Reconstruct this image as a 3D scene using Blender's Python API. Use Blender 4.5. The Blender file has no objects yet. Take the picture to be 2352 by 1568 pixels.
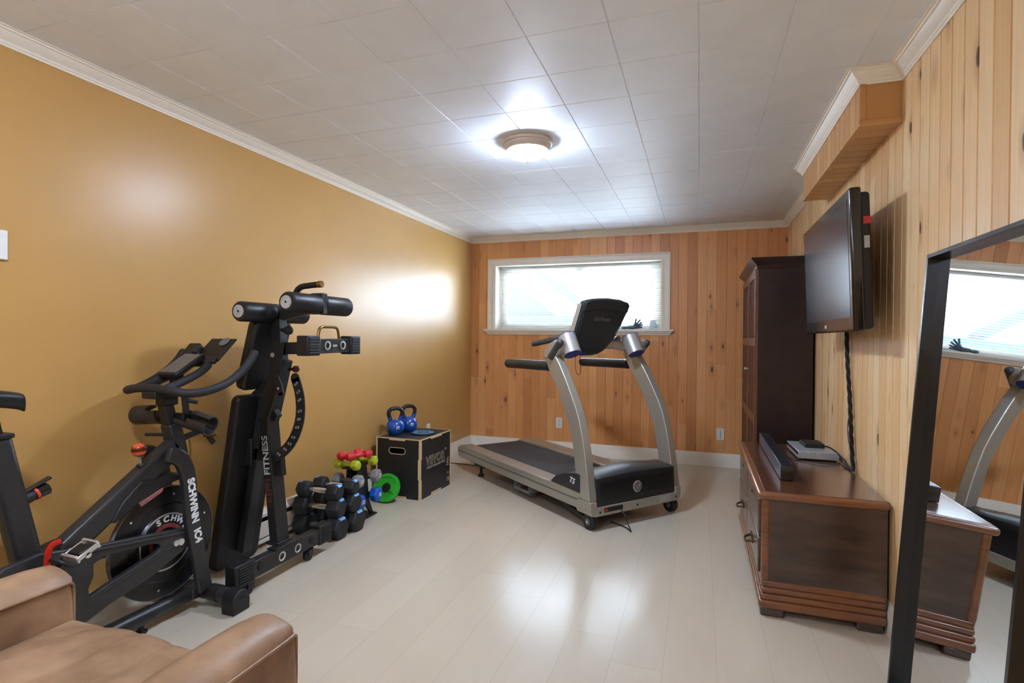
import bpy, bmesh, math, random
from mathutils import Vector, Matrix, Euler
random.seed(7)
scene = bpy.context.scene
COL = scene.collection
PI = math.pi
R = math.radians

# ------------------------------------------------------------------ camera
cam_d = bpy.data.cameras.new('camera')
cam_d.sensor_width = 36.0
cam_d.lens = 1238.755 / 2352 * 36
cam_d.clip_start = 0.05
cam_d.clip_end = 200
cam = bpy.data.objects.new('camera', cam_d)
COL.objects.link(cam)
yaw, pitch, roll = .3346, -.0060, .0088
cy_, sy_ = math.cos(yaw), math.sin(yaw)
F_ = Vector((-sy_ * math.cos(pitch), cy_ * math.cos(pitch), math.sin(pitch)))
r_ = Vector((cy_, sy_, 0))
u_ = r_.cross(F_)
r2 = math.cos(roll) * r_ + math.sin(roll) * u_
u2 = -math.sin(roll) * r_ + math.cos(roll) * u_
cam.matrix_world = Matrix(((r2.x, u2.x, -F_.x, 0), (r2.y, u2.y, -F_.y, 0), (r2.z, u2.z, -F_.z, 1.232), (0, 0, 0, 1)))
scene.camera = cam

# ------------------------------------------------------------------ world, exposure
scene.view_settings.view_transform = 'Standard'
scene.view_settings.look = 'None'
scene.view_settings.gamma = 1
scene.view_settings.use_curve_mapping = False
scene.view_settings.exposure = 0.84
W = bpy.data.worlds.new('world')
scene.world = W
W.use_nodes = True
bg = W.node_tree.nodes['Background']
bg.inputs[0].default_value = (.76, .90, 1.04, 1)
bg.inputs[1].default_value = 29.0
sun_d = bpy.data.lights.new('sun', 'SUN')
sun_d.energy = 9.0
sun_d.angle = R(1.0)
sun_d.color = (1, .96, .88)
sun = bpy.data.objects.new('sun', sun_d)
sun.rotation_euler = Euler((R(38), R(18), 0))       # high sun standing behind the camera's side of the house
COL.objects.link(sun)
DOME_A = 125.0          # emission of the ceiling lamp glass
# room constants
XL, XR, YB, YN, ZC = -2.4416, .772, 5.619, -2.6, 2.3534
pt_d = bpy.data.lights.new('window_portal', 'AREA')
pt_d.shape = 'RECTANGLE'; pt_d.size = 1.78; pt_d.size_y = .70
pt_d.cycles.is_portal = True
pt = bpy.data.objects.new('window_portal', pt_d)
pt.location = (-1.26, YB + .235, 1.684)
pt.rotation_euler = (R(-90), 0, 0)
COL.objects.link(pt)

# ------------------------------------------------------------------ materials
def s2l(c):
    return tuple((x / 255 / 12.92 if x / 255 <= .04045 else ((x / 255 + .055) / 1.055) ** 2.4) for x in c) + (1,)

class NT:
    def __init__(s, m):
        s.t = m.node_tree; s.n = s.t.nodes; s.l = s.t.links
    def new(s, k, **kw):
        n = s.n.new(k)
        for a, b in kw.items(): setattr(n, a, b)
        return n
    def link(s, a, b): s.l.new(a, b)
    def math(s, op, a, b=None, c=None):
        n = s.new('ShaderNodeMath', operation=op)
        for i, v in enumerate((a, b, c)):
            if v is None: continue
            if isinstance(v, (int, float)): n.inputs[i].default_value = v
            else: s.link(v, n.inputs[i])
        return n.outputs[0]
    def ramp(s, fac, stops):
        n = s.new('ShaderNodeValToRGB')
        e = n.color_ramp.elements
        while len(e) < len(stops): e.new(.5)
        for el, (p, c) in zip(e, stops): el.position = p; el.color = c
        s.link(fac, n.inputs[0]); return n.outputs[0]
    def mix(s, fac, a, b, mode='MIX'):
        n = s.new('ShaderNodeMix', data_type='RGBA', blend_type=mode)
        if isinstance(fac, (int, float)): n.inputs[0].default_value = fac
        else: s.link(fac, n.inputs[0])
        for i, v in ((6, a), (7, b)):
            if isinstance(v, tuple): n.inputs[i].default_value = v
            else: s.link(v, n.inputs[i])
        return n.outputs[2]
    def noise(s, vec, scale, detail=3, rough=.55):
        n = s.new('ShaderNodeTexNoise')
        n.inputs['Scale'].default_value = scale; n.inputs['Detail'].default_value = detail
        n.inputs['Roughness'].default_value = rough
        if vec is not None: s.link(vec, n.inputs['Vector'])
        return n.outputs[0]
    def bump(s, h, strength, dist=.002):
        n = s.new('ShaderNodeBump')
        n.inputs['Strength'].default_value = strength; n.inputs['Distance'].default_value = dist
        s.link(h, n.inputs['Height']); return n.outputs[0]
    def comb(s, x, y, z):
        n = s.new('ShaderNodeCombineXYZ')
        for i, v in enumerate((x, y, z)):
            if isinstance(v, (int, float)): n.inputs[i].default_value = v
            else: s.link(v, n.inputs[i])
        return n.outputs[0]

def base_mat(name):
    m = bpy.data.materials.new(name); m.use_nodes = True
    return m, NT(m), m.node_tree.nodes['Principled BSDF']

MATS = {}
def mat(name, rgb, rough=.5, metal=0., var=.06, scale=40., bump=0., coat=0., spec=.5, bscale=None):
    if name in MATS: return MATS[name]
    m, t, b = base_mat(name)
    c = s2l(rgb)
    tc = t.new('ShaderNodeTexCoord').outputs['Object']
    nz = t.noise(tc, scale, 3)
    dk = tuple(x * (1 - var * 2) for x in c[:3]) + (1,)
    lt = tuple(min(1, x * (1 + var * 2)) for x in c[:3]) + (1,)
    t.link(t.ramp(nz, [(.3, dk), (.7, lt)]), b.inputs['Base Color'])
    b.inputs['Roughness'].default_value = rough
    b.inputs['Metallic'].default_value = metal
    b.inputs['Coat Weight'].default_value = coat
    b.inputs['Coat Roughness'].default_value = .12
    b.inputs['Specular IOR Level'].default_value = spec
    if bump:
        nb = t.noise(tc, bscale or scale * 4, 4)
        t.link(t.bump(nb, bump), b.inputs['Normal'])
    MATS[name] = m
    return m

def emit_mat(name, rgb, strength, ecol=None):
    m, t, b = base_mat(name)
    b.inputs['Base Color'].default_value = s2l(rgb)
    b.inputs['Emission Color'].default_value = ecol or s2l(rgb)
    b.inputs['Emission Strength'].default_value = strength
    b.inputs['Roughness'].default_value = .3
    MATS[name] = m
    return m

def pine_mat(name, axis, pitch, off, stops, rough=.38, knots=1.0):
    m, t, b = base_mat(name)
    pos = t.new('ShaderNodeNewGeometry').outputs['Position']
    sep = t.new('ShaderNodeSeparateXYZ'); t.link(pos, sep.inputs[0])
    u = sep.outputs[axis]; z = sep.outputs[2]
    if axis == 3: pass
    idx = t.math('FLOOR', t.math('DIVIDE', t.math('SUBTRACT', u, off), pitch))
    # boards are butt-jointed at random heights
    wn0 = t.new('ShaderNodeTexWhiteNoise', noise_dimensions='1D'); t.link(idx, wn0.inputs['W'])
    zz = t.math('FLOOR', t.math('ADD', t.math('DIVIDE', z, 1.9), t.math('MULTIPLY', wn0.outputs[0], 1.0)))
    wn = t.new('ShaderNodeTexWhiteNoise', noise_dimensions='2D')
    t.link(t.comb(idx, zz, 0.), wn.inputs['Vector'])
    base = t.ramp(wn.outputs[0], stops)
    ush = t.math('ADD', u, t.math('MULTIPLY', idx, 3.71))
    gv = t.comb(t.math('MULTIPLY', ush, 60.), 0., t.math('MULTIPLY', t.math('ADD', z, t.math('MULTIPLY', zz, 7.3)), 2.2))
    g = t.noise(gv, 1.0, 4, .6)
    c1 = t.mix(t.math('MULTIPLY', t.math('SUBTRACT', g, .35), .8), base, (base_dark(stops)), 'MIX')
    kv = t.comb(t.math('MULTIPLY', ush, 11.), 0., t.math('MULTIPLY', z, 4.2))
    vo = t.new('ShaderNodeTexVoronoi'); vo.inputs['Scale'].default_value = 1.0
    t.link(kv, vo.inputs['Vector'])
    warp = t.noise(t.comb(t.math('MULTIPLY', ush, 40.), 0., t.math('MULTIPLY', z, 40.)), 1.0, 2)
    dist = t.math('ADD', vo.outputs['Distance'], t.math('MULTIPLY', t.math('SUBTRACT', warp, .5), .08))
    kc = t.new('ShaderNodeSeparateColor'); t.link(vo.outputs['Color'], kc.inputs[0])
    thr = t.math('MULTIPLY', t.math('MAXIMUM', t.math('SUBTRACT', kc.outputs[0], .25), 0.0), .19 * knots)
    kn = t.math('SUBTRACT', 1.0, t.math('SMOOTH_MIN', 1.0, t.math('DIVIDE', dist, t.math('ADD', thr, .0001)), .1))
    halo = t.math('MAXIMUM', t.math('SUBTRACT', 1.0, t.math('DIVIDE', dist, t.math('ADD', t.math('MULTIPLY', thr, 3.2), .0001))), 0.0)
    c2 = t.mix(t.math('MULTIPLY', halo, .55), c1, s2l((150, 88, 44)))
    c3 = t.mix(t.math('MINIMUM', t.math('MAXIMUM', t.math('MULTIPLY', kn, 3.0), 0.0), .85), c2, s2l((66, 36, 20)))
    t.link(c3, b.inputs['Base Color'])
    b.inputs['Roughness'].default_value = rough
    t.link(t.bump(g, .08), b.inputs['Normal'])
    return m
def base_dark(stops):
    c = stops[0][1]
    return (c[0] * .72, c[1] * .62, c[2] * .55, 1)

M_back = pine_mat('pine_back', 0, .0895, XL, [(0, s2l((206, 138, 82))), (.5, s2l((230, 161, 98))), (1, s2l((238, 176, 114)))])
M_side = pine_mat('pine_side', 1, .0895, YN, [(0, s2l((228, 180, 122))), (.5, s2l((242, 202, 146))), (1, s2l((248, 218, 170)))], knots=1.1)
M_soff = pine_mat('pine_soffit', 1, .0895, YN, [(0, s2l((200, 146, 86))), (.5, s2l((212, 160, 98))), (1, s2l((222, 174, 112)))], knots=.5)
M_wall = mat('ochre_paint', (198, 153, 88), rough=.33, var=.012, scale=3, bump=.05, bscale=260)
M_white = mat('white_trim', (246, 238, 222), rough=.38, var=.01)
M_ceil = mat('ceiling_tile', (240, 245, 252), rough=.5, var=.012, scale=6)
M_black = mat('black_steel', (32, 32, 32), rough=.38, var=.05, bump=.05, bscale=500)
M_satin = mat('satin_black', (43, 43, 43), rough=.36, var=.05)
M_plast = mat('black_plastic', (22, 22, 23), rough=.5, var=.05)
M_rubber = mat('black_rubber', (30, 31, 33), rough=.62, var=.1, bump=.2, bscale=300)
M_pad = mat('black_vinyl', (24, 24, 26), rough=.42, var=.08, bump=.3, bscale=120)
M_chrome = mat('chrome', (214, 213, 210), rough=.2, metal=.75, var=.02)
M_alu = mat('brushed_aluminium', (196, 194, 192), rough=.3, metal=.6, var=.02)
M_silver = mat('silver_paint', (176, 172, 160), rough=.34, metal=.55, var=.015)
M_grey = mat('grey_plastic', (110, 110, 112), rough=.45)
M_lgrey = mat('light_grey', (176, 176, 174), rough=.5)
M_red = mat('red_vinyl', (205, 32, 40), rough=.42)
M_lime = mat('lime_vinyl', (178, 190, 40), rough=.45)
M_dbgrey = mat('warm_grey_vinyl', (132, 128, 124), rough=.5)
M_blue = mat('blue_vinyl', (10, 84, 175), rough=.4)
M_kblue = mat('blue_enamel', (8, 72, 160), rough=.22, coat=.6)
M_green = mat('green_plastic', (40, 172, 40), rough=.42)
M_bltag = mat('light_blue_label', (100, 170, 220), rough=.4)
M_wtext = mat('white_ink', (225, 225, 225), rough=.5)
M_rtext = mat('dull_red_ink', (96, 52, 50), rough=.5)
M_brass = mat('brass', (150, 118, 62), rough=.3, metal=.9)
M_nickel = mat('brushed_nickel', (222, 208, 194), rough=.45, metal=.25, var=.005)
M_ply = mat('plywood_edge', (214, 184, 142), rough=.6, var=.03, scale=30)
M_boxb = mat('black_film_ply', (30, 30, 31), rough=.45, bump=.25, bscale=600)
M_arm = mat('dark_mahogany', (38, 25, 24), rough=.34, var=.12, scale=14)
M_armf = mat('mahogany_front_glare', (106, 66, 42), rough=.36, var=.1, scale=30)  # lighter brown puts the grazing light on the doors into the colour
M_dglass = mat('dark_glass', (24, 20, 18), rough=.12, var=.02)
M_outlet = mat('outlet_plastic', (238, 236, 230), rough=.35, var=.01)
M_heater = mat('heater_enamel', (226, 218, 204), rough=.4, var=.01)
M_dark = mat('dark_gap', (14, 13, 12), rough=.8)
M_screen = mat('tv_screen', (30, 38, 46), rough=.2, var=.01)  # bluish base colour paints in the window's reflection
M_tvb = mat('tv_gloss_black', (12, 12, 13), rough=.16, coat=.5)
M_gcup = mat('cup_blue_inside', (14, 52, 150), rough=.3)
M_handle = mat('charcoal_rubber', (62, 62, 62), rough=.5)
M_belt = mat('treadmill_belt', (46, 47, 52), rough=.6, var=.12, scale=300, bump=.3, bscale=700)
M_hood = mat('treadmill_hood', (40, 41, 43), rough=.33, var=.03)
M_console = mat('console_plastic', (46, 52, 56), rough=.4, bump=.1, bscale=500)
M_mirror = mat('mirror_glass', (235, 240, 242), rough=.012, metal=1, var=0.)
M_frame = mat('mirror_frame', (20, 20, 21), rough=.3)
M_orange = mat('orange_ring', (205, 62, 28), rough=.35)
M_stucco = mat('outside_stucco', (236, 238, 240), rough=.9, bump=.3)
M_conc = mat('outside_concrete', (225, 226, 228), rough=.9, var=.1)
M_blind = mat('blind_slat', (240, 241, 242), rough=.5, var=.01)
M_glove = mat('slate_glove_fabric', (84, 104, 118), rough=.8, var=.1)
M_jar = mat('pale_blue_jar', (206, 228, 238), rough=.4)

# translucent blind: let some daylight through the slats
t = NT(M_blind); b = M_blind.node_tree.nodes['Principled BSDF']
tr = t.new('ShaderNodeBsdfTranslucent'); tr.inputs[0].default_value = (.9, .93, .95, 1)
mx = t.new('ShaderNodeMixShader'); mx.inputs[0].default_value = .05
out = [n for n in t.n if n.type == 'OUTPUT_MATERIAL'][0]
t.link(b.outputs[0], mx.inputs[1]); t.link(tr.outputs[0], mx.inputs[2]); t.link(mx.outputs[0], out.inputs[0])

# window pane
M_pane, t, b = base_mat('window_pane')
gl = t.new('ShaderNodeBsdfGlossy'); gl.inputs['Roughness'].default_value = .02
tp = t.new('ShaderNodeBsdfTransparent'); tp.inputs[0].default_value = (.95, .98, 1, 1)
fr = t.new('ShaderNodeFresnel'); fr.inputs[0].default_value = 1.3
mx = t.new('ShaderNodeMixShader'); t.link(fr.outputs[0], mx.inputs[0])
t.link(tp.outputs[0], mx.inputs[1]); t.link(gl.outputs[0], mx.inputs[2])
t.link(mx.outputs[0], [n for n in t.n if n.type == 'OUTPUT_MATERIAL'][0].inputs[0])

# laminate floor planks running away from the camera
M_floor, t, b = base_mat('white_oak_laminate')
pos = t.new('ShaderNodeNewGeometry').outputs['Position']
sp = t.new('ShaderNodeSeparateXYZ'); t.link(pos, sp.inputs[0])
px = t.math('DIVIDE', t.math('ADD', sp.outputs[0], 5.123), .1925)
ix = t.math('FLOOR', px)
wn = t.new('ShaderNodeTexWhiteNoise', noise_dimensions='1D'); t.link(ix, wn.inputs['W'])
py = t.math('ADD', t.math('DIVIDE', sp.outputs[1], 1.28), t.math('MULTIPLY', wn.outputs[0], 3.0))
iy = t.math('FLOOR', py)
w2 = t.new('ShaderNodeTexWhiteNoise', noise_dimensions='2D'); t.link(t.comb(ix, iy, 0.), w2.inputs['Vector'])
basec = t.ramp(w2.outputs[0], [(0, s2l((196, 183, 163))), (1, s2l((202, 189, 169)))])
gr = t.noise(t.comb(t.math('MULTIPLY', t.math('ADD', sp.outputs[0], t.math('MULTIPLY', ix, 1.7)), 70.), t.math('MULTIPLY', sp.outputs[1], 3.0), iy), 1., 5, .6)
c1 = t.mix(t.math('MULTIPLY', gr, .22), basec, s2l((176, 160, 134)))
fx = t.math('ABSOLUTE', t.math('SUBTRACT', t.math('FRACT', px), .5))
fy = t.math('ABSOLUTE', t.math('SUBTRACT', t.math('FRACT', py), .5))
seam = t.math('MAXIMUM', t.math('GREATER_THAN', fx, .4945), t.math('GREATER_THAN', fy, .4992))
t.link(t.mix(t.math('MULTIPLY', seam, .28), c1, s2l((128, 112, 98))), b.inputs['Base Color'])
b.inputs['Roughness'].default_value = .2
t.link(t.bump(t.math('SUBTRACT', t.math('MULTIPLY', gr, .3), seam), .12, .001), b.inputs['Normal'])

# dresser veneer
def veneer(name, a, bcol, rough, ang, sc=5.):
    m, t, b = base_mat(name)
    tc = t.new('ShaderNodeTexCoord').outputs['Object']
    mp = t.new('ShaderNodeMapping'); t.link(tc, mp.inputs[0])
    mp.inputs['Rotation'].default_value = ang
    mp.inputs['Scale'].default_value = (1.2, 7, 7)
    n = t.noise(mp.outputs[0], sc, 5, .6)
    n2 = t.noise(tc, 3.0, 2)
    f = t.math('ADD', t.math('MULTIPLY', n, .7), t.math('MULTIPLY', n2, .5))
    t.link(t.ramp(f, [(.35, s2l(a)), (.8, s2l(bcol))]), b.inputs['Base Color'])
    b.inputs['Roughness'].default_value = rough
    b.inputs['Coat Weight'].default_value = .8; b.inputs['Coat Roughness'].default_value = .2
    return m
M_dres = veneer('walnut_side', (38, 25, 20), (88, 64, 51), .35, (0, R(50), 0), 3.)
M_dtop = veneer('walnut_top', (68, 36, 22), (100, 58, 36), .22, (0, 0, R(90)), 3.)
M_dedge = veneer('orange_walnut_edge', (98, 54, 28), (140, 86, 48), .3, (0, 0, 0), 6.)
# leather
M_leather, t, b = base_mat('brown_leather')
tc = t.new('ShaderNodeTexCoord').outputs['Object']
n1 = t.noise(tc, 5., 4, .6); n2 = t.noise(tc, 320., 3)
t.link(t.ramp(n1, [(.3, s2l((110, 80, 54))), (.72, s2l((172, 136, 104)))]), b.inputs['Base Color'])
b.inputs['Roughness'].default_value = .4
t.link(t.bump(t.math('ADD', t.math('MULTIPLY', n2, .25), n1), .35, .004), b.inputs['Normal'])
# red marbled ball
M_ball, t, b = base_mat('marbled_ball')
tc = t.new('ShaderNodeTexCoord').outputs['Object']
wv = t.new('ShaderNodeTexWave'); wv.inputs['Scale'].default_value = 9; wv.inputs['Distortion'].default_value = 4
wv.bands_direction = 'Z'
t.link(tc, wv.inputs[0])
t.link(t.ramp(wv.outputs['Fac'], [(.1, s2l((70, 28, 10))), (.55, s2l((168, 50, 20))), (.8, s2l((224, 96, 60)))]), b.inputs['Base Color'])
b.inputs['Roughness'].default_value = .12

# ------------------------------------------------------------------ geometry helpers
ROOTM = {}
def lk(o):
    COL.objects.link(o); return o
class MB:
    def __init__(s): s.bm = bmesh.new()
    def _add(s, verts, faces):
        vs = [s.bm.verts.new(v) for v in verts]
        for f in faces:
            try: s.bm.faces.new([vs[i] for i in f])
            except ValueError: pass
        return vs
    def box(s, c, d, rot=None):
        M = Matrix.Translation(c) @ ((rot if isinstance(rot, Matrix) else Euler(rot).to_matrix().to_4x4()) if rot is not None else Matrix())
        h = [x / 2 for x in d]
        V = [M @ Vector((sx * h[0], sy * h[1], sz * h[2])) for sx in (-1, 1) for sy in (-1, 1) for sz in (-1, 1)]
        s._add(V, [(0, 1, 3, 2), (4, 6, 7, 5), (0, 4, 5, 1), (2, 3, 7, 6), (0, 2, 6, 4), (1, 5, 7, 3)])
        return s
    def b2(s, a, b):
        return s.box([(x + y) / 2 for x, y in zip(a, b)], [abs(y - x) for x, y in zip(a, b)])
    def bar(s, p, q, w, h, up=(0, 0, 1)):
        p, q = Vector(p), Vector(q); d = (q - p); L = d.length; d.normalize()
        sx = d.cross(Vector(up)).normalized(); su = sx.cross(d)
        M = Matrix(((d.x, sx.x, su.x), (d.y, sx.y, su.y), (d.z, sx.z, su.z))).to_4x4()
        return s.box((p + q) / 2, (L, w, h), M)
    def cyl(s, p, q, r, r1=None, n=24, cap=True):
        p, q = Vector(p), Vector(q); d = (q - p).normalized()
        a = d.orthogonal().normalized(); c = d.cross(a); r1 = r if r1 is None else r1
        V = []
        for P, rr in ((p, r), (q, r1)):
            V += [P + rr * (math.cos(2 * PI * i / n) * a + math.sin(2 * PI * i / n) * c) for i in range(n)]
        F = [(i, (i + 1) % n, n + (i + 1) % n, n + i) for i in range(n)]
        if cap: F += [tuple(reversed(range(n))), tuple(range(n, 2 * n))]
        s._add(V, F); return s
    def lathe(s, prof, o=(0, 0, 0), axis=(0, 0, 1), n=32, ring=False):
        o = Vector(o); d = Vector(axis).normalized(); a = d.orthogonal().normalized(); c = d.cross(a)
        V = []; F = []
        for (r, h) in prof:
            V += [o + d * h + max(r, 1e-5) * (math.cos(2 * PI * i / n) * a + math.sin(2 * PI * i / n) * c) for i in range(n)]
        m = len(prof)
        for k in range(m if ring else m - 1):
            j = (k + 1) % m
            F += [(k * n + i, k * n + (i + 1) % n, j * n + (i + 1) % n, j * n + i) for i in range(n)]
        if not ring: F += [tuple(reversed(range(n))), tuple(range((m - 1) * n, m * n))]
        s._add(V, F); return s
    def tube(s, pts, r, n=12, closed=False, sm=0):
        P = [Vector(p) for p in pts]
        if sm: P = smooth_path(P, sm, closed)
        m = len(P); V = []; F = []
        rr = r if isinstance(r, (list, tuple)) else None
        prev = None
        for i in range(m):
            if closed: tdir = (P[(i + 1) % m] - P[i - 1]).normalized()
            else: tdir = (P[min(i + 1, m - 1)] - P[max(i - 1, 0)]).normalized()
            if prev is None: a = tdir.orthogonal().normalized()
            else: a = (prev - tdir * prev.dot(tdir)).normalized()
            prev = a; c = tdir.cross(a)
            R0 = rr[0] + (rr[-1] - rr[0]) * i / (m - 1) if rr else r
            V += [P[i] + R0 * (math.cos(2 * PI * k / n) * a + math.sin(2 * PI * k / n) * c) for k in range(n)]
        for i in range(m if closed else m - 1):
            j = (i + 1) % m
            F += [(i * n + k, i * n + (k + 1) % n, j * n + (k + 1) % n, j * n + k) for k in range(n)]
        if not closed: F += [tuple(reversed(range(n))), tuple(range((m - 1) * n, m * n))]
        s._add(V, F); return s
    def rtube(s, pts, w, h, side=(1, 0, 0)):
        """rectangular section swept along pts lying in a plane with normal side; w along side, h in plane"""
        P = [Vector(p) for p in pts]; sd = Vector(side).normalized(); m = len(P); V = []; F = []
        for i in range(m):
            d0 = (P[i] - P[i - 1]).normalized() if i else None
            d1 = (P[i + 1] - P[i]).normalized() if i < m - 1 else None
            d = (d0 + d1).normalized() if d0 and d1 else (d0 or d1)
            k = 1 / max(.5, d.dot(d0 or d1))
            nn = sd.cross(d).normalized() * (h / 2 * k)
            V += [P[i] + sd * w / 2 + nn, P[i] - sd * w / 2 + nn, P[i] - sd * w / 2 - nn, P[i] + sd * w / 2 - nn]
        for i in range(m - 1):
            F += [(4 * i + k, 4 * i + (k + 1) % 4, 4 * i + 4 + (k + 1) % 4, 4 * i + 4 + k) for k in range(4)]
        F += [(3, 2, 1, 0), tuple(4 * (m - 1) + k for k in range(4))]
        s._add(V, F); return s
    def prism(s, poly, f, d0, d1, holes=()):
        """extrude 2D polygon; f(u,v,w)->3D"""
        if not holes:
            n = len(poly)
            V = [f(u, v, d0) for u, v in poly] + [f(u, v, d1) for u, v in poly]
            F = [(i, (i + 1) % n, n + (i + 1) % n, n + i) for i in range(n)] + [tuple(reversed(range(n))), tuple(range(n, 2 * n))]
            s._add(V, F); return s
        bm = bmesh.new(); ed = []
        for lp in [poly] + list(holes):
            vs = [bm.verts.new((u, v, 0)) for u, v in lp]
            ed += [bm.edges.new((vs[i], vs[(i + 1) % len(vs)])) for i in range(len(vs))]
        res = bmesh.ops.triangle_fill(bm, use_beauty=True, use_dissolve=False, edges=ed)
        bm.verts.ensure_lookup_table(); bm.verts.index_update()
        uv = [(v.co.x, v.co.y) for v in bm.verts]; fc = [[v.index for v in q.verts] for q in bm.faces]
        bnd = [(e.verts[0].index, e.verts[1].index) for e in bm.edges if len(e.link_faces) == 1]
        bm.free(); n = len(uv)
        V = [f(u, v, d0) for u, v in uv] + [f(u, v, d1) for u, v in uv]
        F = [tuple(reversed(q)) for q in fc] + [tuple(i + n for i in q) for q in fc] + [(a, b, b + n, a + n) for a, b in bnd]
        s._add(V, F); return s
    def sphere(s, c, r, n=20, sc=(1, 1, 1)):
        res = bmesh.ops.create_uvsphere(s.bm, u_segments=n, v_segments=n // 2, radius=r)
        for v in res['verts']: v.co = Vector((v.co.x * sc[0], v.co.y * sc[1], v.co.z * sc[2])) + Vector(c)
        return s
    def quad(s, *p): s._add([Vector(q) for q in p], [(0, 1, 2, 3)]); return s
    def xf(s, M):
        for v in s.bm.verts: v.co = M @ v.co
        return s
    def build(s, name, m, parent=None, world=False, bev=0., seg=2, smooth=True, sub=0, kind=None, label=None):
        bmesh.ops.remove_doubles(s.bm, verts=s.bm.verts, dist=1e-6)
        bmesh.ops.recalc_face_normals(s.bm, faces=s.bm.faces)
        me = bpy.data.meshes.new(name)
        if world and parent is not None:
            Mi = ROOTM[parent].inverted()
            for v in s.bm.verts: v.co = Mi @ v.co
        s.bm.to_mesh(me); s.bm.free()
        me.materials.append(m)
        o = bpy.data.objects.new(name, me); lk(o)
        if parent is not None:
            o.parent = parent; ROOTM[o] = ROOTM[parent]
        if smooth:
            for p in me.polygons: p.use_smooth = True
            try: me.set_sharp_from_angle(angle=R(35))
            except Exception: pass
        if bev:
            md = o.modifiers.new('bevel', 'BEVEL'); md.width = bev; md.segments = seg; md.limit_method = 'ANGLE'; md.angle_limit = R(35)
            md.harden_normals = False
        if sub:
            md = o.modifiers.new('sub', 'SUBSURF'); md.levels = sub; md.render_levels = sub
        if kind: o['kind'] = kind
        if label: o['label'] = label
        return o

def smooth_path(P, k, closed=False):
    out = []; m = len(P)
    rng = range(m if closed else m - 1)
    for i in rng:
        p0 = P[(i - 1) % m] if closed or i > 0 else P[0] * 2 - P[1]
        p1, p2 = P[i], P[(i + 1) % m]
        p3 = P[(i + 2) % m] if closed or i < m - 2 else P[m - 1] * 2 - P[m - 2]
        for j in range(k):
            q = j / k
            out.append(.5 * ((2 * p1) + (p2 - p0) * q + (2 * p0 - 5 * p1 + 4 * p2 - p3) * q * q + (3 * p1 - 3 * p2 + p3 - p0) * q ** 3))
    if not closed: out.append(P[-1])
    return out

def thing(name, label, cat, loc=(0, 0, 0), rotz=0., group=None, M=None):
    o = bpy.data.objects.new(name, None); lk(o)
    o.empty_display_size = .1
    if M is None: M = Matrix.Translation(loc) @ Matrix.Rotation(rotz, 4, 'Z')
    o.matrix_world = M
    ROOTM[o] = M.copy()
    o['label'] = label; o['category'] = cat
    if group: o['group'] = group
    return o
def tag(o, label, cat, group=None):
    o['label'] = label; o['category'] = cat
    if group: o['group'] = group
    return o
def dup(root, M, label=None, group=None):
    r = root.copy(); lk(r); r.matrix_world = M
    if label: r['label'] = label
    if group: r['group'] = group
    for ch in list(root.children):
        c = ch.copy(); lk(c); c.parent = r
        for g in list(ch.children):
            d = g.copy(); lk(d); d.parent = c
    return r

def text_mesh(s, size, extrude=.0004, bold=0., spacing=1., shear=0.):
    cu = bpy.data.curves.new('lettering', 'FONT'); cu.body = s; cu.size = size; cu.extrude = extrude
    cu.offset = bold; cu.space_character = spacing; cu.shear = shear
    cu.align_x = 'CENTER'; cu.align_y = 'CENTER'; cu.resolution_u = 4
    ob = bpy.data.objects.new('tmp', cu); lk(ob)
    bpy.context.view_layer.update()
    me = bpy.data.meshes.new_from_object(ob.evaluated_get(bpy.context.evaluated_depsgraph_get()))
    bpy.data.objects.remove(ob); bpy.data.curves.remove(cu)
    return me
def text(s, size, m, parent, c, xd, yd, name='lettering', world=False, sx=1., **kw):
    """text centred at c, reading along xd with letters' up along yd"""
    me = text_mesh(s, size, **kw)
    xd = Vector(xd).normalized(); yd = Vector(yd); yd = (yd - xd * yd.dot(xd)).normalized(); zd = xd.cross(yd)
    M = Matrix(((xd.x * sx, yd.x, zd.x, c[0]), (xd.y * sx, yd.y, zd.y, c[1]), (xd.z * sx, yd.z, zd.z, c[2]), (0, 0, 0, 1)))
    if world: M = ROOTM[parent].inverted() @ M
    me.transform(M)
    me.materials.clear(); me.materials.append(m)
    o = bpy.data.objects.new(name, me); lk(o); o.parent = parent; ROOTM[o] = ROOTM[parent]
    return o

YZ = lambda x0: (lambda u, v, w: Vector((x0 + w, u, v)))
XZ = lambda y0: (lambda u, v, w: Vector((u, y0 + w, v)))
XY = lambda z0: (lambda u, v, w: Vector((u, v, z0 + w)))
def struct(name, mb, m, **kw):
    return mb.build(name, m, kind='structure', **kw)

# ------------------------------------------------------------------ room shell
struct('floor', MB().b2((XL - .1, YN - .1, -.08), (XR + .1, YB + .1, 0)), M_floor, smooth=False)

# ceiling: painted tiles with chamfered edges (one surface)
mb = MB()
tx0, tp_x, ty0, tp_y = -.014, .3035, 1.915, .3073
xs = sorted([tx0 + i * tp_x for i in range(-9, 4)]); ys = [ty0 + j * tp_y for j in range(-16, 14)]
def spans(vals, lo, hi):
    v = [lo] + [x for x in vals if lo + .01 < x < hi - .01] + [hi]
    return list(zip(v[:-1], v[1:]))
for (a, b) in spans(xs, XL, XR):
    for (c, d) in spans(ys, YN, YB):
        g, ch, dp = .0007, .0026, .0035
        o_ = [(a + g, c + g), (b - g, c + g), (b - g, d - g), (a + g, d - g)]
        i_ = [(a + ch, c + ch), (b - ch, c + ch), (b - ch, d - ch), (a + ch, d - ch)]
        dz = random.uniform(-.0003, .0003)
        V = [(x, y, ZC + dp) for x, y in o_] + [(x, y, ZC + dz) for x, y in i_]
        mb._add(V, [(4, 7, 6, 5)] + [(k, 4 + k, 4 + (k + 1) % 4, (k + 1) % 4) for k in range(4)])
mb.b2((XL - .1, YN - .1, ZC + .0035), (XR + .1, YB + .1, ZC + .08))
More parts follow.
